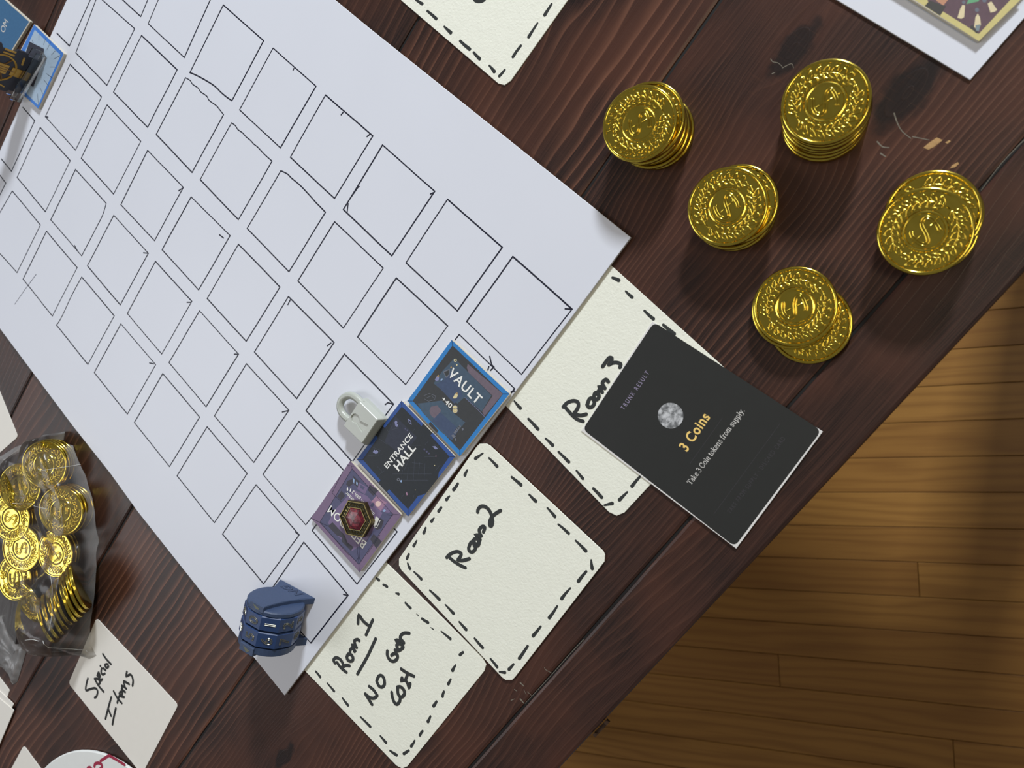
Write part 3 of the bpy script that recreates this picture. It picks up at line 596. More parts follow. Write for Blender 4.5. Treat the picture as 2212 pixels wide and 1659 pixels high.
# bedroom tile
ZB = zoom(650, 980, 250 / 1536)
b = tile('room_tile', [(757, 995), (868.5, 1112), (778, 1236.5), (671, 1120)], BZ1 + .02, TT, 'purple room tile under the red hexagonal gem', 1.3)
art(b, ZB, z, [
    ('border', P_BVIO, [(655, 95), (1335, 815), (780, 1575), (135, 855)]),
    ('room_print', P_BIND, [(680, 200), (1220, 800), (770, 1470), (250, 910)]),
    ('floor_print', P_BMAU, [(540, 650), (700, 480), (880, 560), (1080, 790), (1000, 960), (850, 1180), (680, 1290), (480, 1080), (360, 920), (440, 760)]),
    ('floor_print', P_BDARK, [(620, 360), (700, 330), (690, 400), (640, 440), (600, 410)]), ('floor_print', P_BDARK, [(480, 570), (540, 490), (590, 560), (530, 620)]),
    ('floor_print', P_BDARK, [(915, 410), (1030, 490), (960, 560), (895, 490)]), ('floor_print', P_BDARK, [(965, 1065), (1075, 1165), (1000, 1260), (920, 1135)]), ('floor_print', P_BDARK, [(360, 960), (420, 910), (580, 1080), (620, 1180), (700, 1240), (665, 1290), (545, 1170), (540, 1110), (470, 1080)]), ('floor_print', P_BDARK, [(950, 960), (1050, 850), (1100, 890), (1070, 990), (1010, 1010)]),
    ('wardrobe_print', P_BDARK, [(690, 290), (780, 370), (760, 450), (700, 400)]), ('wardrobe_print', P_BMAU, [(770, 380), (890, 450), (850, 540), (750, 470)]), ('wardrobe_print', P_BIND, [(790, 410), (850, 445), (830, 480), (785, 450)]),
    ('book_print', P_PALE, [(695, 320), (712, 345), (708, 400), (692, 370)]), ('book_print', P_PALE, [(735, 370), (755, 385), (752, 425), (735, 405)]),
    ('bed_print', P_PINK, [(1000, 560), (1140, 650), (1060, 760), (930, 640)]), ('lamp_print', P_GLOW, disc((1025, 665), 38, 12)), ('bed_print', P_BMAU, [(1060, 760), (1140, 650), (1230, 720), (1170, 790)]), ('lamp_print', P_PALE, [(1085, 760), (1110, 735), (1130, 755), (1105, 775)]), ('table_print', P_BIND, [(920, 690), (955, 645), (980, 670), (945, 715)]),
    ('corner_print', P_BVIO, [(655, 112), (698, 165), (680, 200), (622, 160)]), ('corner_print', P_BVIO, [(1275, 755), (1325, 812), (1270, 875), (1222, 800)]), ('corner_print', P_BVIO, [(735, 1455), (770, 1470), (828, 1495), (780, 1560), (722, 1498)])])
V, Fc = [], []
for P in ([(680, 200), (1220, 800), (770, 1470), (250, 910), (680, 200)], [(610, 150), (700, 170)], [(655, 95), (680, 200)], [(1220, 800), (1335, 815)], [(1150, 810), (1220, 820)], [(770, 1470), (780, 1575)], [(250, 910), (135, 855)], [(415, 520), (540, 640)], [(300, 960), (640, 1350)], [(360, 960), (250, 910)], [(740, 1180), (770, 1470)], [(770, 1200), (780, 1400)], [(730, 1420), (770, 1375), (800, 1420)], [(1050, 1080), (880, 1330)], [(895, 490), (915, 410)], [(560, 230), (415, 520)]):
    ribbon([ZB(p, z) for p in P], .2, z + .1, V=V, F=Fc)
mk('line_print', V, Fc, P_LINE, b)
text('lettering', 'BEDROOM', ZB((876, 1180), z), ZB((402, 685), z), ZB((808, 1262), z), z + .12, M_WHITEPRINT, b, .009, 1.02)
text('lettering', 'this room, gain 2', ZB((985, 795), z), ZB((697, 480), z), ZB((952, 826), z), z + .12, M_WHITEPRINT, b, .006)
text('lettering', 'When you enter', ZB((930, 850), z), ZB((612, 500), z), ZB((897, 882), z), z + .12, M_WHITEPRINT, b, .006)
for q in ([(610, 455), (625, 443), (630, 480), (622, 497), (610, 490)], [(655, 470), (672, 452), (670, 490), (660, 508), (648, 500)], [(960, 960), (995, 825), (1040, 862), (1005, 950)]): flat('icon_print', [ZB(p, z) for p in q], z + .12, M_WHITEPRINT, b)
V, Fc = ribbon([ZB(p, z) for p in ((1020, 880), (1055, 885), (1010, 980), (970, 970))], .3, z + .12); mk('icon_print', V, Fc, M_WHITEPRINT, b)

# ------------------------------------------------------------------ hexagonal gem token on the bedroom tile
gz = TZ + .1
HEXP = [(620, 620), (858, 660), (940, 903), (800, 1124), (580, 1062), (516, 830)]
GH = 3.6
hc = [ZB(p, gz + GH) for p in HEXP]; cx = sum(p[0] for p in hc) / 6; cy = sum(p[1] for p in hc) / 6
hr = sum(math.hypot(p[0] - cx, p[1] - cy) for p in hc) / 6; ha = math.atan2(hc[0][1] - cy, hc[0][0] - cx)
gm = root('gem_token', (cx, cy, gz), 'red gem in an antique brass hexagonal frame, on the purple tile', 'token', rotz=ha)
hexa = lambda r: [(r * math.cos(math.pi / 3 * i), r * math.sin(math.pi / 3 * i)) for i in range(6)]
M_BRASS = plain('antique_brass', (118, 106, 70), .38, metal=1.0, var=.4, vscale=.5)
M_BRASSD = plain('blackened_brass', (52, 50, 40), .5, metal=.6, var=.3, vscale=.6)
def hexring(R):  # list of (radius,z)
    V, Fc = [], []
    for r, zz in R: V += [(x, y, zz) for x, y in hexa(r)]
    for i in range(len(R) - 1):
        for k in range(6): Fc.append((i * 6 + k, i * 6 + (k + 1) % 6, (i + 1) * 6 + (k + 1) % 6, (i + 1) * 6 + k))
    Fc.append(tuple(reversed(range(6)))); Fc.append(tuple(range((len(R) - 1) * 6, len(R) * 6)))
    return V, Fc
V, Fc = hexring([(hr * .98, 0), (hr, .5), (hr, GH - .5), (hr * .975, GH), (hr * .925, GH), (hr * .915, GH - .5), (hr * .66, GH - .5), (hr * .655, GH), (hr * .61, GH), (hr * .6, GH - .5), (hr * .3, GH - .5)])
fr = mk('frame', V, Fc, M_BRASS, gm, local=True)
V, Fc = [], []
for r0, r1, zz in ((hr * .912, hr * .663, GH - .47),):
    a, c = hexa(r0), hexa(r1); s = len(V); V += [(x, y, zz) for x, y in a] + [(x, y, zz) for x, y in c]
    for k in range(6): Fc.append((s + k, s + (k + 1) % 6, s + 6 + (k + 1) % 6, s + 6 + k))
mk('recess', V, Fc, M_BRASSD, fr, local=True)
V, Fc = [], []
for k in range(6):
    A, B = Vector(hexa(1)[k]), Vector(hexa(1)[(k + 1) % 6]); n = ((A + B) / 2).normalized(); d = (B - A).normalized(); ri = hr * .68 * .866; ro = hr * .895 * .866
    Ls = hr * .72; st = Ls / 6
    q = []
    for j in range(4):
        x = -Ls / 2 + j * st * 1.6
        q.append([(x, .15), (x, .85), (x + st * .9, .85), (x + st * .9, .45), (x + st * .45, .45)])
        q.append([(x + st * .9, .15), (x + st * 1.3, .15), (x + st * 1.3, .6)])
    for P in q:
        tube([(*(n * (ri + (ro - ri) * t) + d * s), GH - .38) for s, t in P], .2, 5, V, Fc)
mk('key_pattern', V, Fc, M_BRASS, fr, local=True)
t = NT('red_swirl_resin'); x, y, zz = t.obj(); vec = t.xyz(x, y, zz)
n1 = t.noise(vec, .35, 4.0, .6, out=1)
vv = t.node('ShaderNodeVectorMath', operation='ADD'); t.L.new(vec, vv.inputs[0]); sc = t.node('ShaderNodeVectorMath', operation='SCALE'); t.L.new(n1, sc.inputs[0]); sc.inputs['Scale'].default_value = 5.0; t.L.new(sc.outputs[0], vv.inputs[1])
n2 = t.noise(vv.outputs[0], .4, 3.0, .6)
t.set(Base_Color=t.mix(t.ss(n2, .35, .7), rgb(64, 14, 24), rgb(136, 34, 52)), Roughness=.3); t.b.inputs['Coat Weight'].default_value = .15
V, Fc = hexring([(hr * .6, GH - .5), (hr * .6, GH - .1), (hr * .55, GH + .15), (hr * .4, GH + .5), (hr * .2, GH + .65), (hr * .03, GH + .7)])
mk('gem', V, Fc, t.mat, gm, local=True)

# ------------------------------------------------------------------ grey toy padlock
ZP = zoom(700, 830, 160 / 1770)
M_PAD = plain('pale_grey_plastic', (176, 180, 172), .3, spec=.5, var=.02)
PZ = BZ1; PH = 7.5
top = ccw([ZP(p, PZ + PH) for p in ((838, 402), (1285, 848), (905, 1420), (458, 985))])
bot = inset(top, -1.25)
bcx = sum(p[0] for p in bot) / 4; bcy = sum(p[1] for p in bot) / 4
pl = root('padlock', (bcx, bcy, PZ), 'small pale grey toy padlock lying beside the ENTRANCE HALL tile', 'padlock')
hole = [ZP(p, PZ + PH) for p in ((750, 700), (700, 705), (655, 745), (632, 805), (645, 870), (690, 925), (760, 945), (830, 1060), (905, 1165), (985, 1080), (1058, 975), (950, 915), (850, 860), (845, 800), (815, 735))]
bm = bmesh.new()
tr = inset(top, .35); rb = rounded(tr, .6, 3); r0 = rounded(bot, 1.2, 3); r1 = rounded(top, .9, 3)
hole = ccw(hole); hi = inset(hole, .35)
def ring(P, zz): return [bm.verts.new((x, y, zz)) for x, y in P]
R0 = ring(r0, PZ + .05); R1 = ring(r0, PZ + PH * .45); R2 = ring(r1, PZ + PH - .35); R3 = ring(rb, PZ + PH); H0 = ring(hole, PZ + PH); H1 = ring(hi, PZ + PH - .75)
n = len(R0)
for A, B in ((R0, R1), (R1, R2), (R2, R3)):
    for i in range(n): bm.faces.new((A[i], A[(i + 1) % n], B[(i + 1) % n], B[i]))
m = len(H0)
for i in range(m): bm.faces.new((H0[i], H1[i], H1[(i + 1) % m], H0[(i + 1) % m]))
bm.faces.new(H1); bm.faces.new(list(reversed(R0)))
es = [bm.edges.get((R3[i], R3[(i + 1) % n])) for i in range(n)] + [bm.edges.get((H0[i], H0[(i + 1) % m])) for i in range(m)]
bmesh.ops.triangle_fill(bm, edges=es, use_beauty=True, normal=(0, 0, 1))
bmesh.ops.recalc_face_normals(bm, faces=bm.faces)
bm.verts.index_update()
V = [tuple(q.co) for q in bm.verts]; Fc = [tuple(q.index for q in f.verts) for f in bm.faces]; bm.free()
mk('body', V, Fc, M_PAD, pl)
sh = smooth_path([ZP(p, PZ + 4.6) for p in ((930, 480), (800, 355), (700, 285), (600, 265), (500, 300), (420, 375), (385, 480), (388, 590), (430, 690), (500, 775), (600, 860))], 4)
V, Fc = tube([(x, y, PZ + 4.4) for x, y in sh], 2.15, 14); mk('shackle', V, Fc, M_PAD, pl, smooth=True)

# ------------------------------------------------------------------ blue two-dial cylinder lock, lying on its feet
M_NAVY = plain('navy_plastic', (54, 70, 100), .5, spec=.5, var=.18, vscale=1.2, bump=.3, bscale=3.0)
M_RING = plain('deep_blue_gloss', (42, 64, 106), .3, spec=.5, var=.15, vscale=.8)
M_GLINT = plain('painted_glint', (158, 156, 144), .25, metal=.85, var=.1)  # pale metal tone paints the highlights along the engraved digit edges
e1 = Vector((.915, .403, 0)); ang = math.atan2(.403, .915)
fc = Vector((284.4, -227.7, 0)) - e1 * 13.75
lk = root('cylinder_lock', (fc.x, fc.y, BZ1), 'navy blue two-dial number lock lying at the corner of the board', 'lock', rotz=ang)
# local axes: x along the feet, -y along the dial axis away from the logo plate, z up
CZ = 16.7
def in_plate(half_foot, half_tip, ht): 
    k = 7; R = []
    for i in range(k + 1):
        s = i / k; zz = ht * s; w = half_foot + (half_tip - half_foot) * (1 - (1 - s) ** 1.9)
        R.append((w, zz))
    return R
def plate(y0, y1, prof, c=.5):
    out = [(w, zz) for w, zz in prof] + [(-w, zz) for w, zz in reversed(prof)]
    n = len(out); V = []; Fc = []
    ins = [(x * .955, min(max(zz, .5), prof[-1][1] - .5)) for x, zz in out]
    for P, y in ((ins, y0), (out, y0 - c if y0 > y1 else y0 + c), (out, y1 + c if y0 > y1 else y1 - c), (ins, y1)):
        V += [(x, y, zz) for x, zz in P]
    for r in range(3):
        for i in range(n): Fc.append((r * n + i, r * n + (i + 1) % n, (r + 1) * n + (i + 1) % n, (r + 1) * n + i))
    Fc += [tuple(reversed(range(n))), tuple(range(3 * n, 4 * n))]
    return V, [tuple(reversed(f)) for f in Fc]
prof = in_plate(13.75, 5.0, 32.6)
cap = mk('logo_plate', *plate(0, -4.2, prof), M_NAVY, lk, local=True)
def drum(ys, n=40, a0=0.0):
    V = []; Fc = []
    for y, r in ys: V += [(r * math.cos(a0 + 2 * math.pi * k / n), y, CZ + r * math.sin(a0 + 2 * math.pi * k / n)) for k in range(n)]
    for i in range(len(ys) - 1):
        for k in range(n): Fc.append((i * n + k, (i + 1) * n + k, (i + 1) * n + (k + 1) % n, i * n + (k + 1) % n))
    Fc += [tuple(range(n)), tuple(reversed(range((len(ys) - 1) * n, len(ys) * n)))]
    return V, [tuple(reversed(f)) for f in Fc]
mk('end_cap', *drum([(-2.3, 14.6), (-2.5, 15.6), (-3.1, 16.2), (-4.9, 16.2)]), M_NAVY, lk, smooth=False, local=True)
mk('core', *drum([(-4.9, 14.6), (-26.0, 14.6)]), M_NAVY, lk, local=True)
def digit(parent, s, y, phi):
    V, F = glyphs(s, 0.0)
    x0 = min(v[0] for v in V); x1 = max(v[0] for v in V); K = 6.4 / .73
    nx, nz = math.cos(phi), math.sin(phi); tx, tz = -math.sin(phi), math.cos(phi)
    R = 16.9 * math.cos(math.pi / 10) + .12
    # outline tubes from the glyph's border edges
    cnt = {}
    for f in F:
        for i in range(len(f)):
            a, c = f[i], f[(i + 1) % len(f)]; cnt[(min(a, c), max(a, c))] = cnt.get((min(a, c), max(a, c)), 0) + 1
    P = []
    for vx, vy, _ in V:
        gx = (vx - (x0 + x1) / 2) * K; gy = (vy - .365) * K
        P.append((nx * R + tx * gy, y + gx, CZ + nz * R + tz * gy))
    VV, FF = [], []
    for (a, c), k in cnt.items():
        if k == 1: tube([P[a], P[c]], .23, 4, VV, FF)
    mk('digit', VV, FF, M_GLINT, parent, local=True)
    mk('digit', [(p[0] - nx * .06, p[1], p[2] - nz * .06) for p in P], F, plain('dial_recess', (66, 78, 96), .4), parent, local=True)
for y0, y1, digs in ((-5.2, -14.2, '9012387654'), (-14.7, -24.3, '4567832109')):
    R = 16.9; dr = mk('dial', *drum([(y0, R - 1.0), (y0 - .7, R), (y1 + .7, R), (y1, R - 1.0)], 10), M_RING, lk, local=True)
    for i, ph in enumerate((126, 90, 54, 18, -18)): digit(dr, digs[i], (y0 + y1) / 2, math.radians(ph))
mk('end_cap', *drum([(-24.8, 16.2), (-28.6, 16.2), (-29.2, 15.4)]), M_NAVY, lk, local=True)
mk('base_plate', *plate(-25.2, -30.3, in_plate(15.0, 5.0, 33.2)), M_NAVY, lk, local=True)
M_TRI = plain('olive_arrow', (96, 98, 82), .4, var=.1)
for y in (-1.0, -26.4):
    V, Fc = prism([(-2.6, y - .2), (2.6, y - 1.2), (0.4, y - 3.0)], 32.62 + (.6 if y < -5 else 0), 32.75 + (.6 if y < -5 else 0)); mk('arrow', V, Fc, M_TRI, lk, local=True)
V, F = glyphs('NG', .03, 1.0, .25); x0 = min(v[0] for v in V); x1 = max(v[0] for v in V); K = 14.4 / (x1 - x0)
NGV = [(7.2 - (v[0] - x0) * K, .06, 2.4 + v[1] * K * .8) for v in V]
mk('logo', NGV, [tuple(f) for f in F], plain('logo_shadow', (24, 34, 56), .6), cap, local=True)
V, F = glyphs('NG', -.012, 1.0, .25); xa = min(v[0] for v in V); xb = max(v[0] for v in V); K2 = 13.7 / (xb - xa)
mk('logo', [(6.85 - (v[0] - xa) * K2, .14, 2.55 + v[1] * K2 * .8) for v in V], [tuple(f) for f in F], M_NAVY, cap, local=True)

# ------------------------------------------------------------------ black "trunk result" card
ZT = zoom(1240, 680, 560 / 1787)
M_BLACKP = plain('matt_black_print', (42, 43, 42), .5, var=.06, vscale=.1, spec=.35)
tz = 1.0
tc = card('result_card', [ZT(p, tz) for p in ((540, 45), (1715, 805), (1118, 1612), (50, 800))], tz - .35, .35, 'black card printed TRUNK RESULT 3 Coins, on the Room 3 card', 'card', plain('white_card_stock', (226, 224, 222), .6), .05)
face = rounded([ZT(p, tz) for p in ((552, 50), (1706, 798), (1108, 1598), (60, 790))], 3.0, 6)
flat('black_face', face, tz + .02, M_BLACKP, tc)
z = tz + .03
P_DIM = pm('faint_grey_print', (62, 60, 64)); P_LAV = pm('lavender_print', (150, 140, 168)); P_AMBER = pm('amber_print', (244, 208, 122), .03); P_SOFT = pm('soft_white_print', (206, 204, 200), .03)
text('lettering', 'TRUNK RESULT', ZT((344, 658), z), ZT((520, 402), z), ZT((317, 640), z), z, P_LAV, tc, .004, 1.5)
text('lettering', '3 Coins', ZT((778, 945), z), ZT((940, 706), z), ZT((712, 902), z), z, P_AMBER, tc, .022, 1.12)
serif_text('lettering', 'Take 3 Coin tokens from supply.', ZT((806, 1176), z), ZT((1180, 660), z), ZT((776, 1152), z), z, P_SOFT, tc)
text('lettering', 'TAKE FROM SUPPLY · DISCARD CARD', ZT((1078, 1372), z), ZT((1458, 855), z), ZT((1052, 1352), z), z, P_DIM, tc, 0.0, 1.35)
for a, c in (((800, 1025), (1022, 712)), ((965, 1372), (1420, 750))):
    V, Fc = ribbon([ZT(a, z), ZT(c, z)], .16, z); mk('rule_line', V, Fc, P_DIM, tc)
t = NT('silver_coin_picture'); x, y, zz = t.obj(); n2 = t.noise(t.xyz(x, y, zz), .32, 5.0, .65)
t.set(Base_Color=t.mix(t.ss(n2, .36, .66), rgb(96, 98, 100), rgb(205, 207, 210)), Roughness=.5)
c0 = ZT((665, 695), z); flat('coin_picture', disc(c0, 6.0, 36), z, t.mat, tc)

# ------------------------------------------------------------------ coins
CR, CT = 17.1, 2.45
def gold():
    t = NT('gold_plastic'); x, y, zz = t.obj(); n = t.noise(t.xyz(x, y, zz), .25, 3.0)
    t.set(Base_Color=t.mix(n, (.68, .50, .065, 1), (.80, .61, .10, 1)), Metallic=1.0, Roughness=t.m('ADD', .1, t.m('MULTIPLY', n, .09)))
    return t.mat
M_GOLD = gold()
prof = [(CR - .9, 0), (CR - .25, .25), (CR, .8), (CR - .12, 1.05), (CR - .12, 1.4), (CR, 1.65), (CR - .25, CT - .25), (CR - .8, CT), (CR - 1.3, CT - .12), (CR - 1.75, CT - .6), (8.3, CT - .6), (7.95, CT - .25), (7.55, CT - .12), (7.15, CT - .25), (6.8, CT - .6), (.05, CT - .6)]
V, Fc = lathe(prof, 56); COIN = mk('coin_mesh', V, Fc, M_GOLD, smooth=True, origin=(0, 0, 0)); COIN_ME = COIN.data
bpy.data.objects.remove(COIN)
COIN_ME.polygons.foreach_set('use_smooth', [k < 8 * 56 for k in range(len(COIN_ME.polygons))]); COIN_ME.update()
def leaf_mesh():
    V, Fc = [], []
    def leaf(x, y, a, L, w):
        c, s = math.cos(a), math.sin(a)
        tube([(x + c * t * L - s * q * w, y + s * t * L + c * q * w, CT - .5 + hh) for t, q, hh in ((0, 0, 0), (.28, -.75, .05), (.62, -.9, .12), (1, 0, .05), (.62, .9, .12), (.28, .75, .05))], .34, 6, V, Fc, closed=True)
    rs = 11.5
    for sg in (1, -1):
        path = []
        for i in range(25):
            a = math.pi * 1.02 - (math.pi * .93) * i / 24; path.append((rs * math.cos(a), sg * rs * math.sin(a), CT - .55))
        tube(path, .3, 6, V, Fc)
        for i in range(11):
            a = math.pi * .95 - math.pi * .88 * i / 11
            px, py = rs * math.cos(a), sg * rs * math.sin(a); tang = math.atan2(sg * -math.cos(a), math.sin(a))
            leaf(px, py, tang + .72, 4.0, .95); leaf(px, py, tang - .72, 4.0, .95)
        a = math.pi * .09; leaf(rs * math.cos(a), sg * rs * math.sin(a), math.atan2(sg * -math.cos(a), math.sin(a)), 3.6, 1.0)
    return V, Fc
V, Fc = leaf_mesh(); o = mk('wreath_mesh', V, Fc, M_GOLD, origin=(0, 0, 0), smooth=True); WREATH_ME = o.data; bpy.data.objects.remove(o)
V, Fc = [], []
sp = smooth_path([(((u_ - 790) * .93 - (v_ - 680) * .36) / 41, (-(u_ - 790) * .36 - (v_ - 680) * .93) / 41) for u_, v_ in ((600, 580), (595, 660), (605, 750), (640, 830), (700, 870), (760, 840), (785, 770), (787, 690), (790, 600), (820, 520), (880, 490), (930, 540), (960, 620), (975, 700), (962, 775))], 3)
for sd in (-.5, .5):
    P = []
    for i, p in enumerate(sp):
        q = Vector(sp[min(i + 1, len(sp) - 1)]) - Vector(sp[max(i - 1, 0)]); q.normalize(); P.append((p[0] - q.y * sd, p[1] + q.x * sd, CT - .5))
    tube(P, .4, 6, V, Fc)
tube([(-6.3, 0, CT - .46), (6.3, 0, CT - .46)], .3, 6, V, Fc)
o = mk('dollar_mesh', V, Fc, M_GOLD, origin=(0, 0, 0), smooth=True); DOLLAR_ME = o.data; bpy.data.objects.remove(o)
def coin(x, y, z, rot, label, group, face=True, tilt=(0.0, 0.0), back=False):
    o = bpy.data.objects.new('coin', COIN_ME); COL.objects.link(o)
    o.rotation_mode = 'QUATERNION'
    q = Quaternion((0, 0, 1), rot)
    if tilt[0]: q = Quaternion((math.cos(tilt[1] + math.pi / 2), math.sin(tilt[1] + math.pi / 2), 0), tilt[0]) @ q
    o.rotation_quaternion = q; o.location = Vector((x, y, z)) * MM
    tag(o, label, 'coin', group)
    if face:
        for nm, me in (('wreath', WREATH_ME), ('dollar_sign', DOLLAR_ME)):
            c = bpy.data.objects.new(nm, me); COL.objects.link(c); c.parent = o
    return o
ORD = ['topmost', 'second', 'third', 'fourth', 'fifth', 'sixth', 'seventh', 'lowest']
def bar_angle(zf, a, b, z):
    A, B = zf(a, z), zf(b, z); return math.atan2(B[1] - A[1], B[0] - A[0])
def stack(n, top, base, rot, where, group, second=None, seed=1, jit=.7):
    r = random.Random(seed)
    for i in range(n):                                    # i = 0 on top
        s = i / max(1, n - 1); x = top[0] + (base[0] - top[0]) * s; y = top[1] + (base[1] - top[1]) * s
        if i: x += r.uniform(-jit, jit); y += r.uniform(-jit, jit)
        if i and second and i <= len(second): x, y = second[i - 1]
        z = (n - 1 - i) * CT + .03 + .02 * (n - 1 - i)
        w = 'lowest' if i == n - 1 else ORD[i]
        lab = ('topmost gold coin %s' % where) if i == 0 else ('gold coin %s, %s' % (where, 'lowest of all' if i == n - 1 else w + ' from the top'))
        coin(x, y, z, rot if i == 0 else r.uniform(0, 6.28), lab, group, face=(i == 0 or (second is not None and i == 1)))
K1 = zoom(1280, 160, 240 / 1810); K2 = zoom(1660, 110, 240 / 1531); K3 = zoom(1470, 340, 230 / 1659); K4 = zoom(1870, 350, 270 / 1659); K5 = zoom(1600, 560, 260 / 1725)
stack(8, (278.6, 86.4), (281.0, 88.4), bar_angle(K1, (745, 840), (310, 1080), 17), 'of the stack by the board corner', 'gold coin stacks', second=[(279.6, 89.6)], seed=3, jit=.9)
stack(8, (338.4, 134.9), (339.2, 131.6), bar_angle(K2, (760, 705), (1190, 460), 20), 'of the tallest stack, near the wood knot', 'gold coin stacks', seed=5, jit=.5)
stack(6, (332.6, 81.0), (334.6, 82.0), bar_angle(K3, (740, 770), (1110, 420), 14), 'of the middle stack', 'gold coin stacks', second=[(334.8, 84.4)], seed=8, jit=.8)
s4b = tp(2014, 462, 12.3); s4c = tp(2018, 466, 10)
stack(6, tp(1998, 499, 14.7), tp(2014, 490, 2.4), bar_angle(K4, (770, 910), (420, 1260), 14), 'of the leaning stack nearest the table edge', 'gold coin stacks', second=[s4b, s4c], seed=11, jit=.8)
c5 = tp(1717, 662, 7.3); c5m = tp(1712, 668, 4.9); c5b = tp(1749, 700, 2.4)
stack(3, c5, c5b, bar_angle(K5, (790, 680), (1200, 490), 7), 'of the low slipped stack by the black card', 'gold coin stacks', second=[c5m, c5b], seed=14)
# the slipped lowest coin shows its face
for o in list(bpy.data.objects):
    if o.get('label', '') == 'gold coin of the low slipped stack by the black card, lowest of all':
        for nm, me in (('wreath', WREATH_ME), ('dollar_sign', DOLLAR_ME)):
            c = bpy.data.objects.new(nm, me); COL.objects.link(c); c.parent = o

# ------------------------------------------------------------------ bag of coins
bagc = []
def bag_stack(n, u, v, ztop, where, seed, rot=0.0, tilt=(0, 0), face=1):
    r = random.Random(seed); x0, y0 = tp(u, v, ztop)
    nv = Vector((math.sin(tilt[0]) * math.cos(tilt[1]), math.sin(tilt[0]) * math.sin(tilt[1]), math.cos(tilt[0])))
    for i in range(n):
        c = Vector((x0, y0, ztop)) - nv * (CT + (CT + .08) * i)
        if i: c += Vector((r.uniform(-.7, .7), r.uniform(-.7, .7), 0))
        lab = 'gold coin in the plastic bag, ' + (('topmost %s' % where) if i == 0 else '%s down %s' % (ORD[min(i, 7)], where))
        coin(c.x, c.y, c.z, rot + r.uniform(-.3, .3) + i, lab, 'gold coins in the plastic bag', face=i < face, tilt=tilt); bagc.append((c.x + nv.x * CT, c.y + nv.y * CT, c.z + CT + CR * math.sin(tilt[0]) * .8))
bag_stack(5, 95, 1005, 16.8, 'in the pile at the far end', 21, 2.0, (.34, .7))
bag_stack(5, 42, 1052, 14.5, 'in the pile left of the far one', 22, 1.0, (.3, .85))
bag_stack(5, 131, 1104, 16.8, 'in the pile at the long right edge', 23, .8, (.3, .7))
bag_stack(4, 22, 1120, 13.0, 'in the pile cut by the frame', 24, .2, (.22, .8))
bag_stack(4, 45, 1185, 11.5, 'in the sunken pile amid the bag', 25, .9, (.2, .9))
bag_stack(3, 30, 1248, 9.0, 'in the flat pile beside the gathered film', 26, .9, (.12, 1.2))
bag_stack(3, 118, 1196, 8.6, 'in the low pile before the slanting row', 27, 2.9, (.1, 1.0))
r = random.Random(5)
for i in range(9):                                       # row of coins leaning like fallen dominoes
    x, y = tp(112 + i * 8.6, 1336 - i * 9.2 + r.uniform(-1.5, 1.5), 12.0)
    coin(x, y, 12.6 + r.uniform(-.4, .4), r.uniform(0, 6), 'gold coin leaning on edge in the bag, %s of the slanting row' % (['first', 'second', 'third', 'fourth', 'fifth', 'sixth', 'seventh', 'eighth', 'last'][i]), 'gold coins in the plastic bag', face=False, tilt=(.8 + r.uniform(-.05, .05), -1.98)); bagc.append((x, y, 25))
x, y = tp(58, 1300, 8); coin(x, y, 5.5, 1.0, 'gold coin tipped up in the bag beside the gathered film', 'gold coins in the plastic bag', tilt=(.34, -1.2)); bagc.append((x, y, 14))

OUT = [(-60, 1000), (0, 985), (30, 966), (80, 948), (90, 940), (143, 932), (140, 956), (163, 962), (172, 985), (193, 1035), (206, 1075), (213, 1110), (216, 1165), (219, 1220), (216, 1270), (209, 1320), (199, 1370), (192, 1392), (206, 1418), (190, 1425), (168, 1418), (130, 1405), (95, 1396), (62, 1384), (50, 1420), (42, 1448), (34, 1474), (24, 1480), (18, 1462), (0, 1442), (-60, 1430)]
OUTW = [tp(*p, 1.5) for p in OUT]
def inside(x, y, P):
    c = False
    for i in range(len(P)):
        (x1, y1), (x2, y2) = P[i - 1], P[i]
        if (y1 > y) != (y2 > y) and x < (x2 - x1) * (y - y1) / (y2 - y1) + x1: c = not c
    return c
def edist(x, y, P):
    d = 1e9
    for i in range(len(P)):
        a, b_ = Vector(P[i - 1]), Vector(P[i]); q = Vector((x, y)); e = b_ - a; t_ = max(0, min(1, (q - a).dot(e) / e.length_squared)); d = min(d, (q - a - e * t_).length)
    return d
from mathutils import noise as mnoise
def film_z(x, y):
    hz = 0.0
    for cx_, cy_, cz_ in bagc:
        dd = math.hypot(x - cx_, y - cy_)
        if dd < CR + 13: hz = max(hz, (cz_ + 1.8) * (1 if dd < CR + 3 else 1 - ((dd - CR - 3) / 10.0) ** 1.2 * .85))
    e = edist(x, y, OUTW)
    p = Vector((x * .07, y * .07, 0)); cr = abs(mnoise.noise(p)) + .5 * abs(mnoise.noise(p * 2.3)) + .3 * abs(mnoise.noise(p * 5))
    return max(1.8, hz) * min(1, (e + .12) / 3.5) + (1 - min(1, cr * 2.2)) * 1.6 * min(1, e / 3) + .2
RS = []                                                  # outline resampled evenly
for k in range(len(OUTW)):
    a, b_ = Vector(OUTW[k]), Vector(OUTW[(k + 1) % len(OUTW)]); m_ = max(1, int((b_ - a).length / 1.6))
    RS += [tuple(a + (b_ - a) * (q / m_)) for q in range(m_)]
SPINE = [Vector(tp(*p, 4)) for p in ((60, 1010), (85, 1060), (80, 1200), (80, 1330), (20, 1420))]
def to_spine(q):
    q = Vector(q); best = None
    for a, b_ in zip(SPINE, SPINE[1:]):
        e = b_ - a; t_ = max(0, min(1, (q - a).dot(e) / e.length_squared)); p = a + e * t_
        if best is None or (q - p).length < best[0]: best = ((q - p).length, p)
    return best[1]
NT_ = 30; V = []; Fc = []
for p in RS:
    q = to_spine(p)
    for k in range(NT_ + 1):
        t_ = (k / NT_) ** 1.25; x = p[0] + (q.x - p[0]) * t_; y = p[1] + (q.y - p[1]) * t_; V.append((x, y, film_z(x, y)))
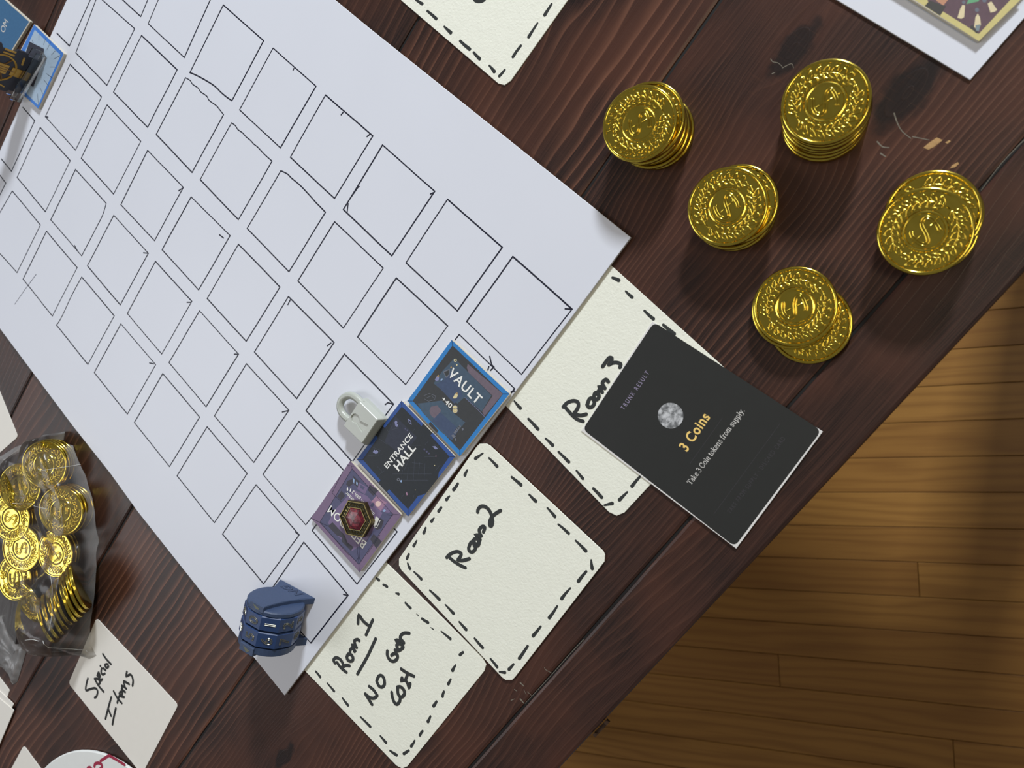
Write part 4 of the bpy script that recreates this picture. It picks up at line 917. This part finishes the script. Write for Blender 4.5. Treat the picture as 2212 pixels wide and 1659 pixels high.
for i in range(len(RS)):
    for k in range(NT_):
        a = i * (NT_ + 1) + k; c = ((i + 1) % len(RS)) * (NT_ + 1) + k; Fc.append((a, c, c + 1, a + 1) if ccw(OUTW) == OUTW else (a, a + 1, c + 1, c))
nb = {}
for f in Fc:
    for k in range(4): nb.setdefault(f[k], set()).update((f[k - 1], f[(k + 1) % 4]))
for it in range(4):
    V = [(v_[0], v_[1], .5 * v_[2] + .5 * sum(V[q][2] for q in nb[k]) / len(nb[k])) for k, v_ in enumerate(V)]
def film_at(x, y):
    return min(V, key=lambda q: (q[0] - x) ** 2 + (q[1] - y) ** 2)[2]
t = NT('clear_plastic_film'); x, y, zz = t.obj()
N_, L_ = t.N, t.L
tr_ = N_.new('ShaderNodeBsdfTransparent'); tr_.inputs[0].default_value = (.93, .93, .92, 1)
gl = N_.new('ShaderNodeBsdfGlossy'); gl.inputs['Roughness'].default_value = .22; gl.inputs[0].default_value = (.95, .95, .95, 1)
df = N_.new('ShaderNodeBsdfDiffuse'); df.inputs[0].default_value = (.85, .85, .85, 1)
fr_ = N_.new('ShaderNodeFresnel'); fr_.inputs[0].default_value = 1.24
bp = N_.new('ShaderNodeBump'); bp.inputs['Strength'].default_value = .35; bp.inputs['Distance'].default_value = .001
L_.new(t.noise(t.xyz(x, y, zz), .16, 3.0, .5), bp.inputs['Height'])
for nd in (gl, fr_): L_.new(bp.outputs[0], nd.inputs['Normal'])
m1 = N_.new('ShaderNodeMixShader'); mr_ = N_.new('ShaderNodeMapRange'); L_.new(zz, mr_.inputs[0]); mr_.inputs[1].default_value = 4.0; mr_.inputs[2].default_value = 13.0; mr_.inputs[3].default_value = .2; mr_.inputs[4].default_value = .03; L_.new(t.m('MULTIPLY', mr_.outputs[0], t.m('ADD', .45, t.noise(t.xyz(x, y, zz), .09, 2.0))), m1.inputs[0]); L_.new(tr_.outputs[0], m1.inputs[1]); L_.new(df.outputs[0], m1.inputs[2])
m2 = N_.new('ShaderNodeMixShader'); L_.new(t.m('ADD', fr_.outputs[0], .004, clamp=True), m2.inputs[0]); L_.new(m1.outputs[0], m2.inputs[1]); L_.new(gl.outputs[0], m2.inputs[2])
L_.new(m2.outputs[0], N_['Material Output'].inputs[0])
bag = mk('plastic_bag', V, Fc, t.mat, smooth=True); tag(bag, 'crumpled clear plastic bag holding gold coins', 'bag')
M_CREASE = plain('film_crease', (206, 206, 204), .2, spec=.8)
FILM_V = V
for P in ([(105, 1010), (118, 1013), (135, 1008)], [(40, 1085), (80, 1088), (120, 1096)], [(172, 1206), (180, 1240), (180, 1290), (175, 1340)], [(120, 1362), (135, 1360), (148, 1364)], [(52, 1375), (72, 1368)], [(160, 1362), (175, 1395), (183, 1412)], [(20, 1290), (5, 1320), (2, 1335)]):
    Pw = smooth_path([tp(*p, 5 if p[0] > 150 else 17 if p[1] < 1200 else 6) for p in P], 4); cz = [film_at(*q) for q in Pw]
    CV, CF = tube([(q[0], q[1], cz[k] + .12) for k, q in enumerate(Pw)], .16, 5); mk('crease', CV, CF, M_CREASE, bag)

# ------------------------------------------------------------------ special items card, blank cards, badge
ZS = zoom(0, 1300, 420 / 1941)
sc_ = card('label_card', rounded([ZS(p, .5) for p in ((962, 160), (1778, 1032), (1415, 1725), (682, 815))], 3.2, 5), .05, .4, 'ivory card handwritten Special Items, under the bag corner', 'card', M_CARD, .08)
z = .45
scribble('handwriting', sc_, ZS, [[(878, 765), (862, 825), (858, 882), (900, 872), (950, 862), (975, 892), (965, 942), (946, 956)], [(945, 768), (985, 838), (1036, 898)], [(948, 770), (975, 768), (1000, 800), (984, 828)],
    [(972, 735), (1000, 745), (988, 706), (978, 730), (1005, 780), (1022, 772)], [(1016, 664), (1010, 700), (1024, 726), (1048, 716)], [(1032, 664), (1056, 684)], [(1003, 640)], [(1060, 655), (1050, 630), (1074, 622), (1084, 645), (1068, 658)], [(1028, 522), (1060, 570), (1108, 622)],
    [(1112, 952), (1082, 1058), (1054, 1168)], [(1082, 1070), (1110, 1138)], [(1158, 1062), (1140, 1140), (1124, 1222)],
    [(1135, 893), (1172, 960), (1216, 1012)], [(1200, 925), (1182, 965), (1172, 1008)], [(1192, 915), (1215, 935), (1222, 905), (1200, 900), (1205, 940), (1240, 950)], [(1215, 872), (1250, 900)], [(1225, 880), (1218, 838), (1262, 868)], [(1248, 850), (1238, 795), (1290, 822)],
    [(1268, 698), (1262, 742), (1298, 726), (1318, 742), (1330, 790), (1324, 836)]], z, 1.75, M_BLACKMARK)
wl = card('blank_card', rounded([tp(*p, .5) for p in ((-14, 813), (38.5, 943.5), (-60, 1030), (-112, 900))], 3.0, 5), .05, .4, 'blank ivory card beside the far end of the coin bag', 'card', M_CARD, .08)
bl = card('blank_card', rounded([tp(*p, .5) for p in ((51, 1610), (118, 1702), (75, 1785), (8, 1690))], 3.0, 5), .05, .4, 'blank ivory card cut by the bottom frame next to the round badge', 'card', M_CARD, .08)
for i, (P, lab) in enumerate((([(-20, 1440), (19, 1492), (12, 1512), (-50, 1560)], 'lowest ivory card of the pile at the left frame edge'), ([(-20, 1478), (27, 1522), (14, 1545), (-50, 1560)], 'middle ivory card of the pile at the left frame edge'), ([(-22, 1496), (26, 1536), (-18, 1640), (-70, 1580)], 'top ivory card of the pile at the left frame edge'))):
    card('loose_card', rounded([tp(*p, 1 + i) for p in P], 1.2, 4), .05 + i * .55, .5, lab, 'card', M_CARD, .06)
# round badge
ZR = zoom(0, 1480, 420 / 2212)
def circ3(a, b, c):
    ax, ay, bx, by, cx_, cy_ = *a, *b, *c; d = 2 * (ax * (by - cy_) + bx * (cy_ - ay) + cx_ * (ay - by))
    ux = ((ax * ax + ay * ay) * (by - cy_) + (bx * bx + by * by) * (cy_ - ay) + (cx_ * cx_ + cy_ * cy_) * (ay - by)) / d
    uy = ((ax * ax + ay * ay) * (cx_ - bx) + (bx * bx + by * by) * (ax - cx_) + (cx_ * cx_ + cy_ * cy_) * (bx - ax)) / d
    return ux, uy, math.hypot(ax - ux, ay - uy)
bx_, by_, br = circ3(ZR((505, 943), 2.5), ZR((900, 745), 2.5), ZR((1440, 920), 2.5))
V, Fc = lathe([(br - 1.2, .45), (br, 1.0), (br, 2.0), (br - .8, 2.5), (.1, 2.5)], 72)
bg = mk('round_badge', [(a + bx_, c + by_, d) for a, c, d in V], Fc, plain('white_felt', (228, 230, 228), .8, var=.03, vscale=.2)); tag(bg, 'round white disc with crimson pen marks at the bottom frame', 'badge')
scribble('pen_mark', bg, ZR, [[(1145, 862), (1240, 800)], [(1240, 800), (1330, 850), (1418, 905)], [(1075, 925), (1085, 895), (1120, 885), (1155, 900), (1160, 935), (1130, 960)], [(1000, 943), (1025, 935), (1050, 960)]], 2.5, 2.2, M_REDMARK)

# ------------------------------------------------------------------ white sheet and tile at the upper right
ps = mk('paper_sheet', *prism([(373.5, 173.3), (373.9, 330), (250, 330), (248, 172.4), (308.8, 172.9)], .05, .9, .1), M_BOARD); tag(ps, 'plain white board corner under the gold-bordered tile', 'board')
ZQ = zoom(1780, 0, 432 / 2212); qz = 2.9
q0 = ZQ((1715, 465), qz)
TS = 44.5
qt = mk('room_tile', *prism(rounded([q0, (q0[0] + .8, q0[1] + TS), (q0[0] - TS, q0[1] + TS + .8), (q0[0] - TS, q0[1] + .9)], 1.0, 3), .95, qz, .25), M_EDGE); tag(qt, 'gold-bordered room tile with tassels on the white sheet', 'tile')
P_GOLDB = pm('mustard_border_print', (206, 194, 132), .08); P_PLUM = pm('plum_carpet_print', (104, 84, 92), .15); P_TASS = pm('tassel_print', (222, 208, 170), .1); P_GREEN = pm('green_gem_print', (110, 168, 128), .1); P_SAL = pm('salmon_print', (196, 146, 118), .1); P_QD = pm('dark_slate_print', (78, 76, 74), .1)
qq = qz
art(qt, ZQ, qq, [('border', P_GOLDB, [(1000, -4), (1712, 455), (2200, -30), (1600, -500), (1450, -420)]), ('carpet_print', P_PLUM, [(1130, -60), (1150, 20), (1320, 130), (1712, 375), (2060, 0), (1900, -120), (1500, -320)]),
    ('doorway_print', P_QD, [(1115, 65), (1170, 5), (1350, 70), (1285, 175)]), ('rug_print', P_SAL, [(1220, -30), (1250, 15), (1320, 60), (1370, 0), (1370, -60)]), ('carpet_print', P_QD, [(1610, 300), (1640, 270), (1712, 375), (1680, 365)]),
    ('gem_print', P_GREEN, [(1575, 45), (1600, -10), (1720, -15), (1710, 15)]), ('chain_print', P_GREY, disc((1545, 25), 20, 10)), ('chain_print', P_GREY, disc((1692, 110), 24, 10)), ('chain_print', P_GREY, disc((1775, 5), 25, 10)),
    ('tassel_print', P_TASS, [(1505, 100), (1530, 55), (1560, 60), (1550, 190), (1520, 208), (1475, 198)]), ('tassel_print', P_TASS, [(1675, 190), (1700, 150), (1725, 190), (1735, 275), (1700, 330), (1660, 300)]), ('tassel_print', P_TASS, [(1810, 40), (1850, 15), (1915, 110), (1890, 130), (1840, 140)])])
flat('tassel_print', [ZQ(p, qq) for p in ((1675, 280), (1730, 270), (1712, 345), (1680, 340))], qq + .08, pm('grey_teal_print', (128, 142, 146)), qt)

# ------------------------------------------------------------------ antechamber tile, blue tile and clear-footed standee at the upper left
ZA = zoom(0, 0, 160 / 1106)
at = tile('room_tile', [(73.5, 51.5), (139, 115.5), (82, 236), (10, 172)], BZ1 + .02, TT, 'blue-framed room tile with pale window panes behind the standee', 1.0)
z = TZ + .02
P_PANE = pm('pale_pane_print', (164, 184, 204), .1); P_FBLUE = pm('cornflower_print', (68, 124, 204), .06); P_NIGHT = pm('night_print', (52, 54, 66), .1)
art(at, ZA, z, [('border', P_FBLUE, [(510, 365), (952, 800), (570, 1625), (100, 1180)]), ('window_print', P_PANE, [(520, 445), (905, 825), (570, 1570), (180, 1190)]), ('floor_print', P_NIGHT, [(440, 620), (660, 730), (640, 900), (500, 1300), (250, 1180)])])
V, Fc = [], []
for a, c in (((585, 515), (580, 600)), ((690, 560), (650, 670)), ((760, 625), (705, 735)), ((825, 760), (770, 820)), ((905, 825), (800, 885)), ((840, 1000), (745, 1000)), ((790, 1170), (695, 1100)), ((730, 1290), (655, 1190)), ((640, 1405), (600, 1310)), ((575, 1570), (560, 1400)), ((480, 600), (500, 640))): ribbon([ZA(a, z), ZA(c, z)], .3, z + .05, V=V, F=Fc)
mk('pane_line', V, Fc, P_LINE, at)
P = [tp(*p, 2.0) for p in ((66, 46), (-30, -38), (-75, 58), (8, 140))]
bt = mk('blue_tile', *prism(rounded(P, 1.0, 3), .1, 2.0, .2), M_EDGE); tag(bt, 'steel blue printed tile on the table past the board end', 'tile')
flat('blue_face', rounded([tp(*p, 2.0) for p in ((63, 47), (-28, -34), (-72, 56), (9, 134))], .6, 2), 2.03, pm('steel_blue_print', (62, 104, 142), .12), bt)
text('lettering', 'OM', ZA((60, 500), 2.0), ZA((128, 330), 2.0), ZA((0, 440), 2.0), 2.06, P_SOFT, bt, 0.0)
# standee
def clear(name):
    t = NT(name); t.set(Base_Color=(.96, .97, .97, 1), Roughness=.06); t.b.inputs['Transmission Weight'].default_value = 1.0; t.b.inputs['IOR'].default_value = 1.35
    return t.mat
M_CLEAR = clear('clear_acrylic')
a0 = Vector(tp(40, 216, TZ)); a1 = Vector(tp(98, 120, TZ)); ax = (a1 - a0); LL = ax.length; mid = (a0 + a1) / 2
sd = root('standee', (mid.x, mid.y, TZ + .05), 'dark and gold printed standee in a clear plastic foot', 'standee', rotz=math.atan2(ax.y, ax.x) - math.pi / 2)
for x0, x1 in ((-4.6, -3.2), (1.4, 2.8)):
    mk('clear_foot', *box(x0, x1, -LL / 2, LL / 2, 0, 7.5, .3), M_CLEAR, sd, local=True)
mk('clear_foot', *box(-3.2, 1.4, -LL / 2, LL / 2, 0, 1.6), M_CLEAR, sd, local=True)
SX0, SX1 = -1.9, -.3
def splate(name, P, x0, x1, mat, parent):
    V, Fc = prism(P, 0, 1); V = [(x0 + (x1 - x0) * c, a, d) for a, d, c in V]; return mk(name, V, Fc, mat, parent, local=True)
body = splate('printed_card', [(-15, 1.7), (15, 1.7), (15, 9), (17, 11), (17, 17), (14.5, 18), (14.5, 26), (17.5, 28), (17.5, 40), (-17.5, 40), (-17.5, 28), (-14.5, 26), (-14.5, 18), (-17, 17), (-17, 11), (-15, 9)], SX0, SX1, plain('black_card_print', (44, 44, 52), .45, var=.1), sd)
M_GP = plain('gold_print', (184, 142, 58), .4, metal=.25, var=.2, vscale=.4); M_DG = plain('dark_gold_print', (120, 86, 40), .45, var=.2)
ringp = []
for i in range(28):
    a = 2 * math.pi * i / 28; ringp.append((SX1 + .1, 10.2 * math.cos(a), 22 + 10.2 * math.sin(a)))
V, Fc = tube(ringp, .7, 6, closed=True); mk('wheel_rim', V, Fc, M_GP, body, local=True)
for k in range(6):
    a = math.pi / 6 + math.pi / 3 * k
    V, Fc = tube([(SX1 + .1, 3 * math.cos(a), 22 + 3 * math.sin(a)), (SX1 + .1, 10 * math.cos(a), 22 + 10 * math.sin(a))], .55, 6); mk('wheel_spoke', V, Fc, M_DG, body, local=True)
splate('shaft', [(-3.2, 2.2), (3.2, 2.2), (3.2, 14.5), (-3.2, 14.5)], SX1, SX1 + .5, M_GP, body)
for zz in (5.0, 7.2): splate('shaft_band', [(-3.3, zz), (3.3, zz), (3.3, zz + .8), (-3.3, zz + .8)], SX1, SX1 + .7, M_DG, body)
splate('piston', [(-3.6, 17), (3.6, 17), (3.6, 32), (-3.6, 32)], SX1, SX1 + .6, M_GP, body)
for yy in (-1.6, 0, 1.6): splate('piston_groove', [(yy - .25, 17.2), (yy + .25, 17.2), (yy + .25, 31.8), (yy - .25, 31.8)], SX1, SX1 + .75, M_DG, body)
for yy in (11.5, 14.0): splate('gold_bar', [(yy, 17.5), (yy + 1.2, 17.5), (yy + 1.2, 25), (yy, 25)], SX1, SX1 + .3, M_GP, body)
splate('gold_bar', [(-14, 13), (-13, 13), (-11, 21), (-12, 21)], SX1, SX1 + .3, M_GP, body); splate('gold_bar', [(7, 9.5), (13, 10.5), (13, 11.8), (7, 10.8)], SX1, SX1 + .3, M_GP, body)
for a in (0.5, 2.2, 3.9, 5.4): splate('window_print', [(3.6 * math.cos(a) + 2 * math.cos(a + 1) * k * .5, 22 + 5.5 * math.sin(a) + q) for k, q in ((-1, -1), (1, -1), (1, 1), (-1, 1))], SX1, SX1 + .12, P_PALE, body)
